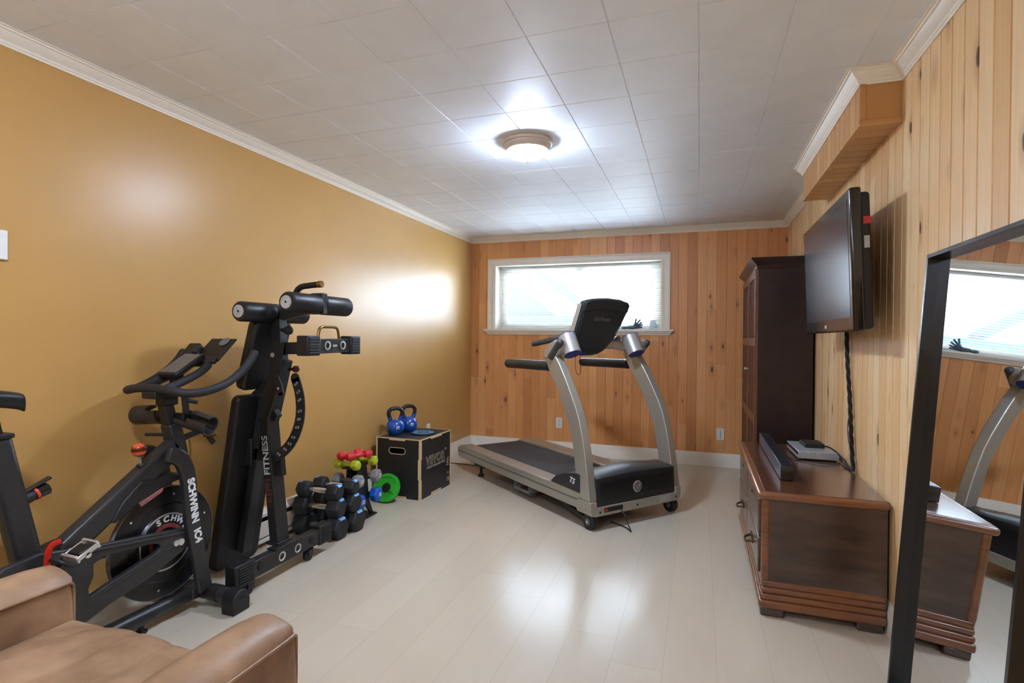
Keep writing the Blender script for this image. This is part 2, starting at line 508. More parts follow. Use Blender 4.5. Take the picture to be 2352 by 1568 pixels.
ceil = struct('ceiling', mb, M_ceil, smooth=False)

struct('wall_left', MB().b2((XL - .1, YN - .1, 0), (XL, YB + .1, ZC)), M_wall, smooth=False)
struct('wall_near', MB().b2((XL - .1, YN - .1, 0), (XR + .1, YN, ZC)), M_wall, smooth=False)

def board_wall(mb, u0, u1, z0, z1, f, pitch, off, gw, gd, hole=None):
    """vertical V-jointed boards; f(u, d, z) with d = depth into the wall"""
    us = [(u0, 0)]
    k = math.ceil((u0 - off) / pitch)
    while off + k * pitch < u1:
        c = off + k * pitch
        if c - gw > u0 and c + gw < u1: us += [(c - gw, 0), (c, gd), (c + gw, 0)]
        k += 1
    us.append((u1, 0))
    if hole:
        for hu in hole[:2]:
            for i in range(len(us) - 1):
                if us[i][0] < hu < us[i + 1][0]:
                    q = (hu - us[i][0]) / (us[i + 1][0] - us[i][0]); us.insert(i + 1, (hu, us[i][1] * (1 - q) + us[i + 1][1] * q)); break
    for (a, da), (b, db) in zip(us[:-1], us[1:]):
        zs = [(z0, z1)]
        if hole and a >= hole[0] - 1e-6 and b <= hole[1] + 1e-6: zs = [(z0, hole[2]), (hole[3], z1)]
        for (p, q) in zs: mb.quad(f(a, da, p), f(b, db, p), f(b, db, q), f(a, da, q))
HOLE = (-2.16, -.36, 1.33, 2.04)
mb = MB()
board_wall(mb, XL, XR, 0, ZC, lambda u, d, z: Vector((u, YB + d, z)), .0895, XL, .0022, .0035, HOLE)
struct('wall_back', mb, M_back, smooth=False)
mb = MB()
board_wall(mb, YN, YB, 0, ZC, lambda u, d, z: Vector((XR + d, u, z)), .0895, YN, .005, .014)
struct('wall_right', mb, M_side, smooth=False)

# boxed-in soffit on the right wall
SX, SY0, SY1, SZ = .622, 2.60, 3.893, 2.130
so = MB()
board_wall(so, SY0 + .0, SY1, SZ, ZC, lambda u, d, z: Vector((SX + d, u, z)), .0895, YN, .0035, .007)
# underside boards run across
us = []
k = math.ceil((SY0 - YN) / .0895)
edges = [SY0] + [YN + (k + i) * .0895 for i in range(20) if SY0 + .01 < YN + (k + i) * .0895 < SY1 - .01] + [SY1]
for a, b in zip(edges[:-1], edges[1:]):
    so.quad((SX, a + .0035, SZ), (XR, a + .0035, SZ), (XR, b - .0035, SZ), (SX, b - .0035, SZ))
    so.quad((SX, b - .0035, SZ), (XR, b - .0035, SZ), (XR, b, SZ + .007), (SX, b, SZ + .007))
    so.quad((SX, b, SZ + .007), (XR, b, SZ + .007), (XR, b + .0035, SZ), (SX, b + .0035, SZ))
so.quad((SX, SY0, SZ), (XR, SY0, SZ), (XR, SY0, ZC), (SX, SY0, ZC))
so.quad((SX, SY1, SZ), (XR, SY1, SZ), (XR, SY1, ZC), (SX, SY1, ZC))
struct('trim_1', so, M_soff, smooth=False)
mb = MB()
mb.b2((SX - .006, SY0 + .015, SZ - .006), (SX + .02, SY1, SZ + .004))      # corner strips of the soffit
mb.b2((SX - .006, SY0 - .006, SZ - .006), (XR, SY0 + .014, SZ + .02))
mb.b2((SX - .004, SY0 - .006, SZ + .0205), (SX + .02, SY0 + .01, 2.30))
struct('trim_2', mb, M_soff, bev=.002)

# crown moulding
CP = [(0, -.0577), (.004, -.0577), (.006, -.050), (.010, -.047), (.012, -.040), (.030, -.026), (.040, -.012), (.046, -.010), (.048, -.004), (.0575, -.003), (.0575, 0), (0, 0)]
def sweep_crown(mb, pts, prof, z, closed=False, cap=True):
    """pts: plan polyline, room interior to the right of travel"""
    P = [Vector(p).to_2d() if len(p) > 2 else Vector(p) for p in pts]; m = len(P); V = []; n = len(prof); F = []
    for i in range(m):
        d0 = (P[i] - P[i - 1]).normalized() if i else None
        d1 = (P[i + 1] - P[i]).normalized() if i < m - 1 else None
        n0 = Vector((d0.y, -d0.x)) if d0 is not None else None
        n1 = Vector((d1.y, -d1.x)) if d1 is not None else None
        if n0 is not None and n1 is not None:
            nn = (n0 + n1); nn = nn / nn.length; nn = nn / nn.dot(n0)
        else: nn = n0 if n0 is not None else n1
        for (o, h) in prof: V.append((P[i].x + nn.x * o, P[i].y + nn.y * o, z + h))
    for i in range(m - 1):
        F += [(i * n + k, i * n + (k + 1) % n, (i + 1) * n + (k + 1) % n, (i + 1) * n + k) for k in range(n)]
    if cap: F += [tuple(reversed(range(n))), tuple(range((m - 1) * n, m * n))]
    mb._add(V, F)
e = .0006
mb = MB(); sweep_crown(mb, [(XL + e, YN), (XL + e, YB - e), (XR - e, YB - e), (XR - e, SY1 + .02)], CP, ZC - e)
struct('trim_3', mb, M_white)
mb = MB(); sweep_crown(mb, [(SX - e, SY1 + .03), (SX - e, SY0 - e), (XR - e, SY0 - e), (XR - e, YN)], CP, ZC - e)
struct('trim_4', mb, M_white)

# baseboards
BP = [(0, 0), (.014, 0), (.014, .095), (.010, .104), (.010, .112), (.006, .124), (.006, .1325), (0, .1325)]
for nm, pts in (('baseboard_left', [(XL + e, 3.02), (XL + e, YB - e)]), ('baseboard_back', [(XL + e, YB - e), (XR - e, YB - e)]),
                ('baseboard_left', [(XL + e, YN), (XL + e, 2.30)]), ('baseboard_right', [(XR - e, YB - e), (XR - e, YN)])):
    mb = MB(); sweep_crown(mb, pts, BP, .0); struct(nm, mb, M_white)

# ------------------------------------------------------------------ window
win = bpy.data.objects.new('window_1', None); lk(win); ROOTM[win] = Matrix(); win['kind'] = 'structure'
WX0, WX1, WZ0, WZ1 = -2.150, -.372, 1.335, 2.033
GY = YB + .185
def wp(name, mb, m, **kw): return mb.build(name, m, win, **kw)
mb = MB()   # reveal
mb.b2((WX0 - .012, YB - .004, WZ0), (WX0, GY + .05, WZ1 + .012)); mb.b2((WX1, YB - .004, WZ0), (WX1 + .012, GY + .05, WZ1 + .012))
mb.b2((WX0 - .012, YB - .004, WZ1), (WX1 + .012, GY + .05, WZ1 + .012)); mb.b2((WX0 - .012, YB - .004, WZ0 - .012), (WX1 + .012, GY + .05, WZ0))
wp('window_reveal', mb, M_white, smooth=False)
# casing: moulded, mitred
CW = .088
prof = [(0, 0), (CW, 0), (CW, .018), (CW - .012, .02), (CW - .02, .014), (.03, .012), (.022, .016), (.006, .012), (0, .008)]
mb = MB()
loop = [(WX0 - .003, WZ0 - .005), (WX0 - .003, WZ1 + .003), (WX1 + .003, WZ1 + .003), (WX1 + .003, WZ0 - .005)]
V = []; n = len(prof); Fq = []
for i, (x, z) in enumerate(loop):
    ox = -1 if i < 2 else 1; oz = 0 if i in (0, 3) else 1
    for (o, h) in prof: V.append((x + ox * o * (1 if x < -1 or x > -1 else 1), YB - .001 - h, z + oz * o * .82))
for i in range(3): Fq += [(i * n + k, i * n + (k + 1) % n, (i + 1) * n + (k + 1) % n, (i + 1) * n + k) for k in range(n)]
Fq += [tuple(range(n)), tuple(range(3 * n, 4 * n))]
mb._add(V, Fq); wp('window_casing', mb, M_white)
mb = MB(); mb.b2((-2.277, YB - .048, 1.312), (-.245, YB - .0005, WZ0 - .002)); mb.b2((WX0, YB - .02, 1.314), (WX1, GY, WZ0 - .001))
wp('window_sill', mb, M_white, bev=.003)
mb = MB()
ap = [(0, 1.3115), (.034, 1.3115), (.032, 1.300), (.022, 1.292), (.014, 1.274), (0, 1.274)]
V = []
for (x, sg) in ((-2.262, 1), (-.262, -1)):
    for (o, z) in ap: V.append((x + sg * (.034 - o) * 1.0, YB - .001 - o, z))
n = len(ap); mb._add(V, [(k, (k + 1) % n, n + (k + 1) % n, n + k) for k in range(n)] + [tuple(range(n)), tuple(range(n, 2 * n))])
wp('window_apron', mb, M_white, smooth=False)
# vinyl frame and two sliding sashes with panes
mb = MB()
for a, b in (((WX0, WZ0), (WX0 + .035, WZ1)), ((WX1 - .035, WZ0), (WX1, WZ1)), ((WX0 + .035, WZ0), (WX1 - .035, WZ0 + .035)), ((WX0 + .035, WZ1 - .03), (WX1 - .035, WZ1))):
    mb.b2((a[0], GY, a[1]), (b[0], GY + .05, b[1]))
wp('window_frame', mb, M_white, bev=.002)
for i, (a, b, yy) in enumerate(((WX0 + .035, -1.20, GY + .005), (-1.262, WX1 - .035, GY + .022))):
    mb = MB(); w = .038 if i == 0 else .03
    z0, z1 = WZ0 + .035, WZ1 - .03
    mb.b2((a, yy, z0), (a + w, yy + .016, z1)); mb.b2((b - w - .022, yy, z0), (b, yy + .016, z1)); mb.b2((a + w, yy, z0), (b - w - .022, yy + .016, z0 + .03)); mb.b2((a + w, yy, z1 - .03), (b - w - .022, yy + .016, z1))
    f = wp('sash', mb, M_white, bev=.002)
    mb = MB(); mb.b2((a + w, yy + .006, z0 + .03), (b - w - .02, yy + .010, z1 - .03)); p = mb.build('pane', M_pane, f, smooth=False)

# mini blind hung in the reveal
bl = thing('venetian_blind', 'white mini venetian blind with open slats hanging in the basement window', 'blind', (-1.26, GY - .04, WZ1))
BYc = GY - .045
MB().b2((WX0 + .006, BYc - .015, WZ1 - .028), (WX1 - .006, BYc + .015, WZ1 - .001)).build('headrail', M_blind, bl, world=True, bev=.002)
mb = MB(); ns = 28; z_top, z_bot = WZ1 - .045, WZ0 + .03
for i in range(ns):
    z = z_top + (z_bot - z_top) * i / (ns - 1); ta = R(-14)
    pf = [(-.0125, 0), (0, .0022), (.0125, 0)]
    pts = [(BYc + math.cos(ta) * y - math.sin(ta) * h, z + math.sin(ta) * y + math.cos(ta) * h) for y, h in pf]
    for (a, b) in zip(pts[:-1], pts[1:]):
        mb.quad((WX0 + .01, a[0], a[1]), (WX1 - .01, a[0], a[1]), (WX1 - .01, b[0], b[1]), (WX0 + .01, b[0], b[1]))
sl = mb.build('slats', M_blind, bl, world=True)
MB().b2((WX0 + .008, BYc - .012, WZ0 + .006), (WX1 - .008, BYc + .012, WZ0 + .018)).build('bottom_rail', M_blind, bl, world=True, bev=.002)
for x in (-2.02, -1.62, -1.1, -.66, -.46):
    mb = MB(); mb.cyl((x, BYc - .0135, WZ0 + .01), (x, BYc - .0135, WZ1 - .02), .0009, n=6); mb.build('ladder_cord', M_blind, bl, world=True)
mb = MB(); mb.cyl((-.466, BYc - .026, 1.80), (-.466, BYc - .026, WZ1 - .02), .0009, n=6); mb.tube([(-.466, BYc - .026, 1.86), (-.474, BYc - .026, 1.83), (-.466, BYc - .026, 1.80), (-.458, BYc - .026, 1.83)], .0025, 8, True, 3); mb.cyl((-.466, BYc - .026, 1.775), (-.466, BYc - .026, 1.80), .005, .003, n=10)
mb.build('pull_cord', M_glove, bl, world=True)

# ------------------------------------------------------------------ outside the window
g = MB().b2((-6, YB + .3, .6), (4, YB + 6, 1.05)).build('ground', M_conc, smooth=False, kind='structure')
hw = MB().b2((-5, 9.2, .6), (4, 9.4, 5.0)).build('wall_outside', M_stucco, smooth=False, kind='structure')
st = thing('outdoor_stairs', 'pale outdoor staircase seen through the left half of the blinds', 'stairs', (-2.6, 7.6, 1.05))
M_dst = mat('shaded_stair_tone', (12, 30, 46), rough=.8)  # near-black blue puts the stairs' shade into their colour
M_dst2 = mat('shaded_low_wall', (10, 32, 52), rough=.8)  # low wall's shade painted as a dark blue base
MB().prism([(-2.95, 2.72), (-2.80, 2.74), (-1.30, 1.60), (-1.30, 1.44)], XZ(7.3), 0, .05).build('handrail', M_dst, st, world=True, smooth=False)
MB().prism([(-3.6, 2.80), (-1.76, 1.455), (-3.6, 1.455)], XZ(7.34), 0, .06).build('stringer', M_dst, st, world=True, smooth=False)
for k in range(8):
    x = -3.4 + k * .235; z = 2.66 - k * .172
    MB().b2((x, 7.40, z - .02), (x + .26, 8.2, z + .02)).build('tread', M_stucco, st, world=True, smooth=False)
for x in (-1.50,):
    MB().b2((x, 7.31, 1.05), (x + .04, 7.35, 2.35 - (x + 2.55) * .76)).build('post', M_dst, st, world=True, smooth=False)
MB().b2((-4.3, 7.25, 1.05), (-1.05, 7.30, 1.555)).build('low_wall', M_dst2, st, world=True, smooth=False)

# ------------------------------------------------------------------ ceiling lamps (the second hangs over the part of the room behind the camera; a third is added there as fill)
M_dome = emit_mat('lit_frosted_glass', (250, 249, 248), DOME_A, (.80, .955, 1.24, 1))
def lamp(loc, label):
    o = thing('ceiling_lamp', label, 'lamp', loc)
    MB().lathe([(.136, 0), (.1425, -.010), (.141, -.022), (.132, -.026), (.131, -.036), (.124, -.044), (.120, -.058), (.1165, -.058), (.1165, -.046), (.02, -.046)], n=48).build('metal_pan', M_nickel, o)
    pr = [(.115, -.047)] + [(.115 * math.cos(a), -.052 - .053 * math.sin(a)) for a in [i * PI / 2 / 10 for i in range(0, 11)]]
    MB().lathe(pr, n=48).build('glass_dome', M_dome, o)
    MB().lathe([(.0, -.103), (.012, -.104), (.014, -.110), (.008, -.117), (.0, -.119)], n=20).build('finial', M_nickel, o)
    return o
lampA = lamp((-.935, 2.93, ZC - .0005), 'flush dome ceiling lamp, lit, with a brushed nickel rim')
fill_lamp = dup(lampA, Matrix.Translation((-.94, -1.65, ZC - .0005)), 'added unseen dome lamp behind the camera, lit to fill the room')  # unseen lamp added only to raise the ambient light
lampB = dup(lampA, Matrix.Translation((-1.25, .50, ZC - .0005)), 'lit dome ceiling lamp above the brown leather armchair')

# ------------------------------------------------------------------ wall plates
def outlet(loc, M, label, kind='duplex', grp=None):
    o = thing('wall_outlet', label, 'outlet', M=Matrix.Translation(loc) @ M, group=grp)
    MB().b2((-.035, -.006, -.057), (.035, 0, .057)).build('cover_plate', M_outlet, o, bev=.002)
    if kind == 'duplex':
        for zz in (.020, -.020):
            f = MB().b2((-.017, -.0085, zz - .014), (.017, -.005, zz + .014)).build('socket', M_outlet, o, bev=.004)
            mb = MB()
            mb.b2((-.009, -.0092, zz - .002), (-.0065, -.0084, zz + .008)); mb.b2((.0065, -.0092, zz - .002), (.009, -.0084, zz + .007)); mb.cyl((0, -.0092, zz - .008), (0, -.0084, zz - .008), .003, n=10)
            mb.build('slots', M_dark, f)
    else:
        mb = MB()
        for zz in (.004, -.016, .018): mb.cyl((0, -.007, zz), (0, -.016, zz), .0045, n=12)
        mb.build('coaxial_jack', M_brass, o)
        for zz in (.042, -.042, .03, -.03): MB().cyl((0, -.0065, zz), (0, -.0045, zz), .003, n=10).build('screw', M_dark, o)
    return o
outlet((-1.412, YB - .0005, .332), Matrix(), 'white power outlet low on the pine wall behind the treadmill uprights')
outlet((.200, YB - .0005, .318), Matrix(), 'ivory cable jack plate low on the pine wall near the dark armoire', 'coax')
outlet((XL + .0005, 4.60, .352), Matrix.Rotation(R(90), 4, 'Z'), 'white outlet low on the ochre wall behind the plyometric box')
sw = thing('dimmer_switch', 'white dimmer switch with round dial on the ochre wall', 'switch', M=Matrix.Translation((XL + .0005, 1.221, 1.56)) @ Matrix.Rotation(R(90), 4, 'Z'))
MB().b2((-.058, -.012, -.055), (.058, 0, .055)).build('cover_plate', M_outlet, sw, bev=.004)
MB().lathe([(.026, .012), (.026, .018), (.020, .022), (.018, .03), (.0, .031)], axis=(0, -1, 0)).build('dial', M_outlet, sw)

# baseboard heater
ht = thing('baseboard_heater', 'cream electric baseboard heater along the ochre wall behind the dumbbells', 'heater', (XL, 2.66, 0))
hx = XL + .058
mb = MB()
mb.prism([(XL + .001, .03), (XL + .001, .215), (XL + .03, .215), (hx, .195), (hx, .178), (XL + .012, .178), (XL + .012, .07), (hx, .045), (hx, .03)], XZ(0), 2.33, 2.99)
mb.build('housing', M_heater, ht, world=True, smooth=False)
MB().b2((hx - .012, 2.34, .06), (hx, 2.98, .150)).build('front_cover', M_heater, ht, world=True, bev=.004)
for y in (2.33, 2.975):
    MB().b2((XL + .001, y, .028), (hx + .002, y + .016, .217)).build('end_cap', M_heater, ht, world=True, bev=.003)
MB().b2((XL + .013, 2.35, .08), (XL + .03, 2.97, .17)).build('fins', M_dark, ht, world=True)

# ------------------------------------------------------------------ treadmill (local x = towards its front, y = towards its right side as seen from the front-left)
tm = thing('treadmill', 'silver and charcoal treadmill standing diagonally in front of the window', 'treadmill', (-.60, 3.46, 0), R(-39.5))
def pr_b(b): return lambda u, v, w: Vector((u, b + w, v))
B0, B1 = -.08, .75
# side rails / frame
for (b0, b1) in ((B0, .055), (.575, B1)):
    yy = (lambda u, v, w: Vector((u, w, v)))
    MB().prism([(-1.90, .118), (-1.94, .165), (-1.93, .208), (-1.88, .232), (-.12, .232), (-.12, .120)], yy, b0, b1).build('side_rail', M_silver, tm, bev=.012, seg=3)
mb = MB()
for b in (B0 - .0015, B1 + .0015):
    mb.b2((-1.90, b - .001, .1795), (-.12, b + .001, .1825))
mb.build('rail_groove', M_dark, tm)
MB().b2((-1.93, .045, .12), (-1.87, .585, .205)).build('rear_roller_cover', M_silver, tm, bev=.01)
MB().b2((-1.885, .058, .12), (-.30, .572, .2135)).build('belt', M_belt, tm, bev=.004)
MB().b2((-1.75, .0, .085), (-.05, .66, .12)).build('underframe', M_plast, tm)
# front lower frame, U shaped around the motor hood
mb = MB()
o_ = [(B0, .189), (B0, .125), (B0 + .012, .10), (B0 + .045, .092), (.70, .092), (.737, .10), (B1, .125), (B1, .189)]
i_ = [(.695, .189), (.695, .160), (.69, .152), (-.02, .152), (-.025, .160), (-.025, .189)]
mb.prism(o_ + i_, lambda u, v, w: Vector((w, u, v)), -.14, .012)
mb.build('front_frame', M_silver, tm, bev=.004)
# motor hood
mb = MB()
n = 14; V = []; Fq = []
for k in range(n + 1):
    q = k / n; b = -.02 + .71 * q
    bulge = .045 * math.sin(q * PI)
    for (a, z) in ((.004, .155), (-.004, .330 + bulge * .25), (-.03, .342 + bulge * .35), (-.13, .345 + bulge * .8), (-.30, .30 + bulge * .5), (-.43, .236), (-.43, .20)):
        V.append((a, b, z))
m_ = 7
for k in range(n): Fq += [(k * m_ + j, k * m_ + (j + 1) % m_, (k + 1) * m_ + (j + 1) % m_, (k + 1) * m_ + j) for j in range(m_)]
Fq += [tuple(range(m_)), tuple(range(n * m_, n * m_ + m_))]
mb._add(V, Fq); hood = mb.build('motor_hood', M_hood, tm)
mb = MB()
for k in range(12): mb.b2((-.002, .01, .185 + k * .011), (.0032 if k % 2 else .0026, .66, .188 + k * .011))
mb.build('grille_ribs', M_plast, hood)
# side cheeks of the hood lying on the rails, carrying the model mark
for b0, b1, s in ((B0 - .001, .05, -1), (.58, B1 + .001, 1)):
    MB().prism([(-.431, .234), (-.36, .290), (-.26, .325), (-.15, .347), (-.10, .347), (-.10, .224), (-.127, .224)], lambda u, v, w: Vector((u, w, v)), b0, b1).build('side_cheek', M_hood, tm, bev=.006)
text('T5', .052, M_wtext, tm, (-.180, B0 - .003, .292), (1, 0, -.14), (0, 0, 1), bold=.0012, shear=.25)
# round emblem
em = MB().lathe([(.0385, 0), (.0385, .006), (.034, .008), (.034, .0055)], (.003, .330, .243), (1, 0, 0), 36, True).build('emblem', M_chrome, tm)
mb = MB(); mb.lathe([(.0335, 0), (.0335, .0015), (0, .0015)], (.0082, .330, .243), (1, 0, 0), 32); mb.build('emblem_field', M_grey, em)
text('LF', .046, M_chrome, tm, (.0105, .330, .243), (0, 1, 0), (0, .35, 1), extrude=.001, shear=.3, bold=.001)
mb = MB(); mb.b2((.011, .035, .112), (.0135, .195, .142)); mb.build('power_inlet', M_plast, tm, bev=.004)
MB().b2((.0125, .042, .117), (.0155, .062, .136)).build('rocker_switch', M_red, tm)
for b, z in ((.0, .118), (.327, .121), (.70, .121)):
    MB().cyl((.010, b, z), (.0135, b, z), .007, n=16).build('screw', M_dark, tm)
MB().b2((.0115, .53, .106), (.013, .645, .143)).build('rating_label', M_lgrey, tm)
# curved uprights
back = [(-.128, .192), (-.150, .33), (-.174, .475), (-.205, .60), (-.249, .693), (-.30, .785), (-.351, .864), (-.405, .935), (-.459, .997), (-.518, 1.089)]
front = [(.001, .189), (-.022, .33), (-.047, .462), (-.078, .59), (-.113, .703), (-.16, .795), (-.211, .876), (-.268, .963), (-.328, 1.045), (-.43, 1.163)]
for b0, b1 in ((B0, B0 + .062), (B1 - .062, B1)):
    mb = MB(); V = []; Fq = []
    for (p, q) in zip(back, front):
        V += [(p[0], b0 + .006, p[1]), (p[0], b1 - .006, p[1]), (q[0], b1 - .0, q[1]), (q[0], b0 + .0, q[1])]
    m_ = len(back)
    for i in range(m_ - 1): Fq += [(4 * i + k, 4 * i + (k + 1) % 4, 4 * i + 4 + (k + 1) % 4, 4 * i + 4 + k) for k in range(4)]
    Fq += [(3, 2, 1, 0), tuple(4 * (m_ - 1) + k for k in range(4))]
    mb._add(V, Fq); up = mb.build('upright', M_silver, tm, bev=.005)
    # head of the upright, sweeping over towards the console
    s = 1 if b0 < .3 else -1
    bc = (b0 + b1) / 2
    mb = MB()
    mb.prism([(-.535, 1.105), (-.52, 1.15), (-.47, 1.195), (-.40, 1.222), (-.34, 1.228), (-.325, 1.19), (-.35, 1.13), (-.40, 1.10), (-.51, 1.085)], lambda u, v, w: Vector((u, w, v)), b0, b1)
    mb.build('upright_head', M_silver, tm, bev=.012, seg=3)
# crossbeam linking the heads under the console
mb = MB()
P = [(-.44, B0 + .03, 1.165), (-.47, .03, 1.185), (-.52, .14, 1.200), (-.54, .335, 1.205), (-.52, .53, 1.200), (-.47, .64, 1.185), (-.44, B1 - .03, 1.165)]
V = []; Fq = []
for (a, b, z) in P: V += [(a - .05, b, z + .035), (a + .055, b, z + .03), (a + .05, b, z - .045), (a - .05, b, z - .035)]
for i in range(6): Fq += [(4 * i + k, 4 * i + (k + 1) % 4, 4 * i + 4 + (k + 1) % 4, 4 * i + 4 + k) for k in range(4)]
Fq += [(3, 2, 1, 0), (24, 25, 26, 27)]
mb._add(V, Fq); mb.build('crossbeam', M_silver, tm, bev=.01)
# hand rails
for b in (B0 + .035, B1 - .035):
    mb = MB(); mb.tube([(-1.065, b, 1.03), (-.85, b, 1.033), (-.50, b, 1.036)], .0365, 20)
    mb.sphere((-1.066, b, 1.030), .0365, 20); mb.build('side_handrail', mat('dark_rubber', (34, 36, 38), rough=.45), tm)
mb = MB(); mb.tube([(-.80, .02, 1.190), (-.70, .025, 1.205), (-.60, .04, 1.222), (-.50, .08, 1.235), (-.42, .14, 1.235)], .021, 16, sm=4); mb.sphere((-.80, .02, 1.190), .0215, 16)
mb.build('front_handle', M_handle, tm)
mb = MB(); mb.tube([(-.80, .65, 1.190), (-.70, .645, 1.205), (-.60, .63, 1.222), (-.50, .59, 1.235), (-.42, .53, 1.235)], .021, 16, sm=4); mb.sphere((-.80, .65, 1.190), .0215, 16)
mb.build('front_handle', M_handle, tm)
# rubber joints beside the cups
for b, sg in ((B0 + .005, -1), (B1 - .005, 1)):
    mb = MB(); mb.cyl((-.44, b, 1.10), (-.335, b - .0 * sg, 1.205), .028, .026, 18); mb.sphere((-.335, b, 1.205), .027, 16); mb.build('pivot_grip', M_handle, tm)
# tilted cup holders
for b in (.03, .635):
    mb = MB(); ax = Vector((.56, 0, -1)).normalized(); c0 = Vector((-.40, b, 1.250)); L = .145
    mb.lathe([(.058, 0), (.064, .0), (.064, L), (.058, L)], c0, ax, 40, True); cp = mb.build('cup_holder', M_alu, tm)
    MB().lathe([(.0600, L + .002), (.0575, L + .002), (.0560, L - .018), (.03, L - .024), (.0, L - .025)], c0, ax, 36).build('cup_bottom', M_gcup, cp)
    MB().lathe([(.0648, -.003), (.0648, .001), (.056, .001), (.056, -.003)], c0, ax, 36, True).build('cup_rim', M_gcup, cp)
# console: a deep panel leaning back
con_o = [(.122, 1.498), (.15, 1.510), (.24, 1.523), (.335, 1.527), (.45, 1.523), (.54, 1.503), (.562, 1.485), (.557, 1.43), (.535, 1.33), (.500, 1.225), (.44, 1.145), (.39, 1.118), (.335, 1.108), (.24, 1.108), (.165, 1.115), (.12, 1.145), (.112, 1.20), (.114, 1.30), (.118, 1.42)]
def con(u, v, w):
    q = (v - 1.14) / .385
    return Vector((-.455 + .165 * q + w, u - .012, v))
mb = MB(); mb.prism(con_o, con, -.055, 0); cs = mb.build('console', M_console, tm, bev=.016, seg=3)
hb = [(u, v) for u, v in con_o if v > 1.42]
mb = MB(); mb.prism([(.130, 1.425), (.132, 1.485), (.155, 1.500), (.24, 1.514), (.335, 1.518), (.45, 1.514), (.53, 1.495), (.548, 1.48), (.545, 1.425), (.46, 1.452), (.335, 1.462), (.20, 1.452)], con, 0, .012); mb.build('rear_hood', M_console, tm, bev=.008)
mb = MB(); mb.prism([(.140, 1.17), (.140, 1.42), (.335, 1.452), (.53, 1.42), (.485, 1.22), (.42, 1.15)], con, 0, .006); mb.build('rear_cover', M_console, tm, bev=.004)
mb = MB()
V = [con(.110, 1.18, -.058), con(.116, 1.48, -.058), con(.116, 1.48, -.012), con(.110, 1.18, -.012)]
V += [v + Vector((0, -.004, 0)) for v in V]
mb._add(V, [(0, 1, 2, 3), (7, 6, 5, 4), (0, 4, 5, 1), (1, 5, 6, 2), (2, 6, 7, 3), (3, 7, 4, 0)]); mb.build('side_trim', M_alu, tm)
mb = MB(); mb.prism([(.14, 1.25), (.13, 1.47), (.53, 1.47), (.49, 1.25)], con, -.060, -.055); mb.build('display', M_screen, tm)
MB().prism([(.165, 1.118), (.26, 1.114), (.26, 1.140), (.17, 1.142)], con, .0, .006).build('blue_vent', M_gcup, tm)
text('LifeFitness', .042, M_grey, tm, con(.325, 1.375, .0075), (0, 1, 0), (.40, 0, .93), shear=.25, bold=.0006, sx=.9)
MB().prism([(.487, 1.27), (.503, 1.33), (.515, 1.33), (.50, 1.27)], con, .0, .007).build('rear_clip', M_grey, tm)
# safety cord loop
mb = MB(); mb.tube([(-.33, .06, 1.13), (-.335, .057, 1.05), (-.335, .07, .995), (-.33, .085, .98), (-.325, .098, 1.0), (-.325, .095, 1.06), (-.33, .095, 1.13)], .0016, 6, sm=4); mb.build('safety_cord', M_dark, tm)
# feet, transport wheels, lift struts
for b in (-.035, .705):
    mb = MB(); mb.cyl((-.045, b - .022, .053), (-.045, b + .022, .053), .053, n=32); wl = mb.build('transport_wheel', M_rubber, tm, bev=.006)
    mb = MB(); mb.cyl((-.045, b - .025, .053), (-.045, b + .025, .053), .022, n=20); mb.build('hub', M_grey, wl)
    MB().cyl((-.045, b - .028, .053), (-.045, b + .028, .053), .008, n=14).build('axle', M_chrome, wl)
    MB().bar((-.33, b, .105), (-.06, b, .055), .03, .03).build('lift_strut', M_plast, tm, bev=.004)
    mb = MB(); mb.cyl((-1.58, b + .02, .0), (-1.58, b + .02, .022), .028, .022, 20); mb.cyl((-1.58, b + .02, .02), (-1.58, b + .02, .12), .012, n=12); mb.build('rear_foot', M_rubber, tm)
    MB().b2((-1.66, b - .01, .085), (-1.50, b + .05, .122)).build('foot_bracket', M_plast, tm, bev=.01)
mb = MB(); mb.b2((-.95, -.06, .06), (-.94, .08, .12)); mb.b2((-.74, -.06, .06), (-.73, .08, .12)); mb.b2((-.95, -.06, .055), (-.73, -.05, .075)); mb.build('lift_bracket', M_grey, tm, bev=.003)

# power cords on the floor
def cord(name, label, pts, r, m, sm=6, **kw):
    mb = MB(); mb.tube(pts, r, 8, sm=sm); o = mb.build(name, m); return tag(o, label, 'cord')
cord('power_cable', 'thin black power cord looping from behind the plyometric box to the treadmill', [(-2.43, 4.60, .30), (-2.42, 4.62, .16), (-2.38, 4.72, .05), (-2.30, 4.80, .006), (-2.12, 4.79, .006), (-1.98, 4.77, .006), (-1.86, 4.76, .006), (-1.70, 4.72, .006)], .004, M_plast)
cord('jumper_cord', 'short black cord hanging from the power inlet of the treadmill front', [(-.475, 3.555, .122), (-.445, 3.52, .10), (-.42, 3.50, .05), (-.40, 3.49, .008), (-.44, 3.56, .006), (-.55, 3.64, .006)], .004, M_plast)

# ------------------------------------------------------------------ plyometric box
bx = thing('plyometric_box', 'black plywood plyometric box with pale finger-jointed edges and a hand slot', 'jump box', (-1.98, 3.613, 0), R(-1.5))
LX, LY, LZ = .395, .50, .457     # box spans x from -LX to 0, y from 0 to LY
T = .014
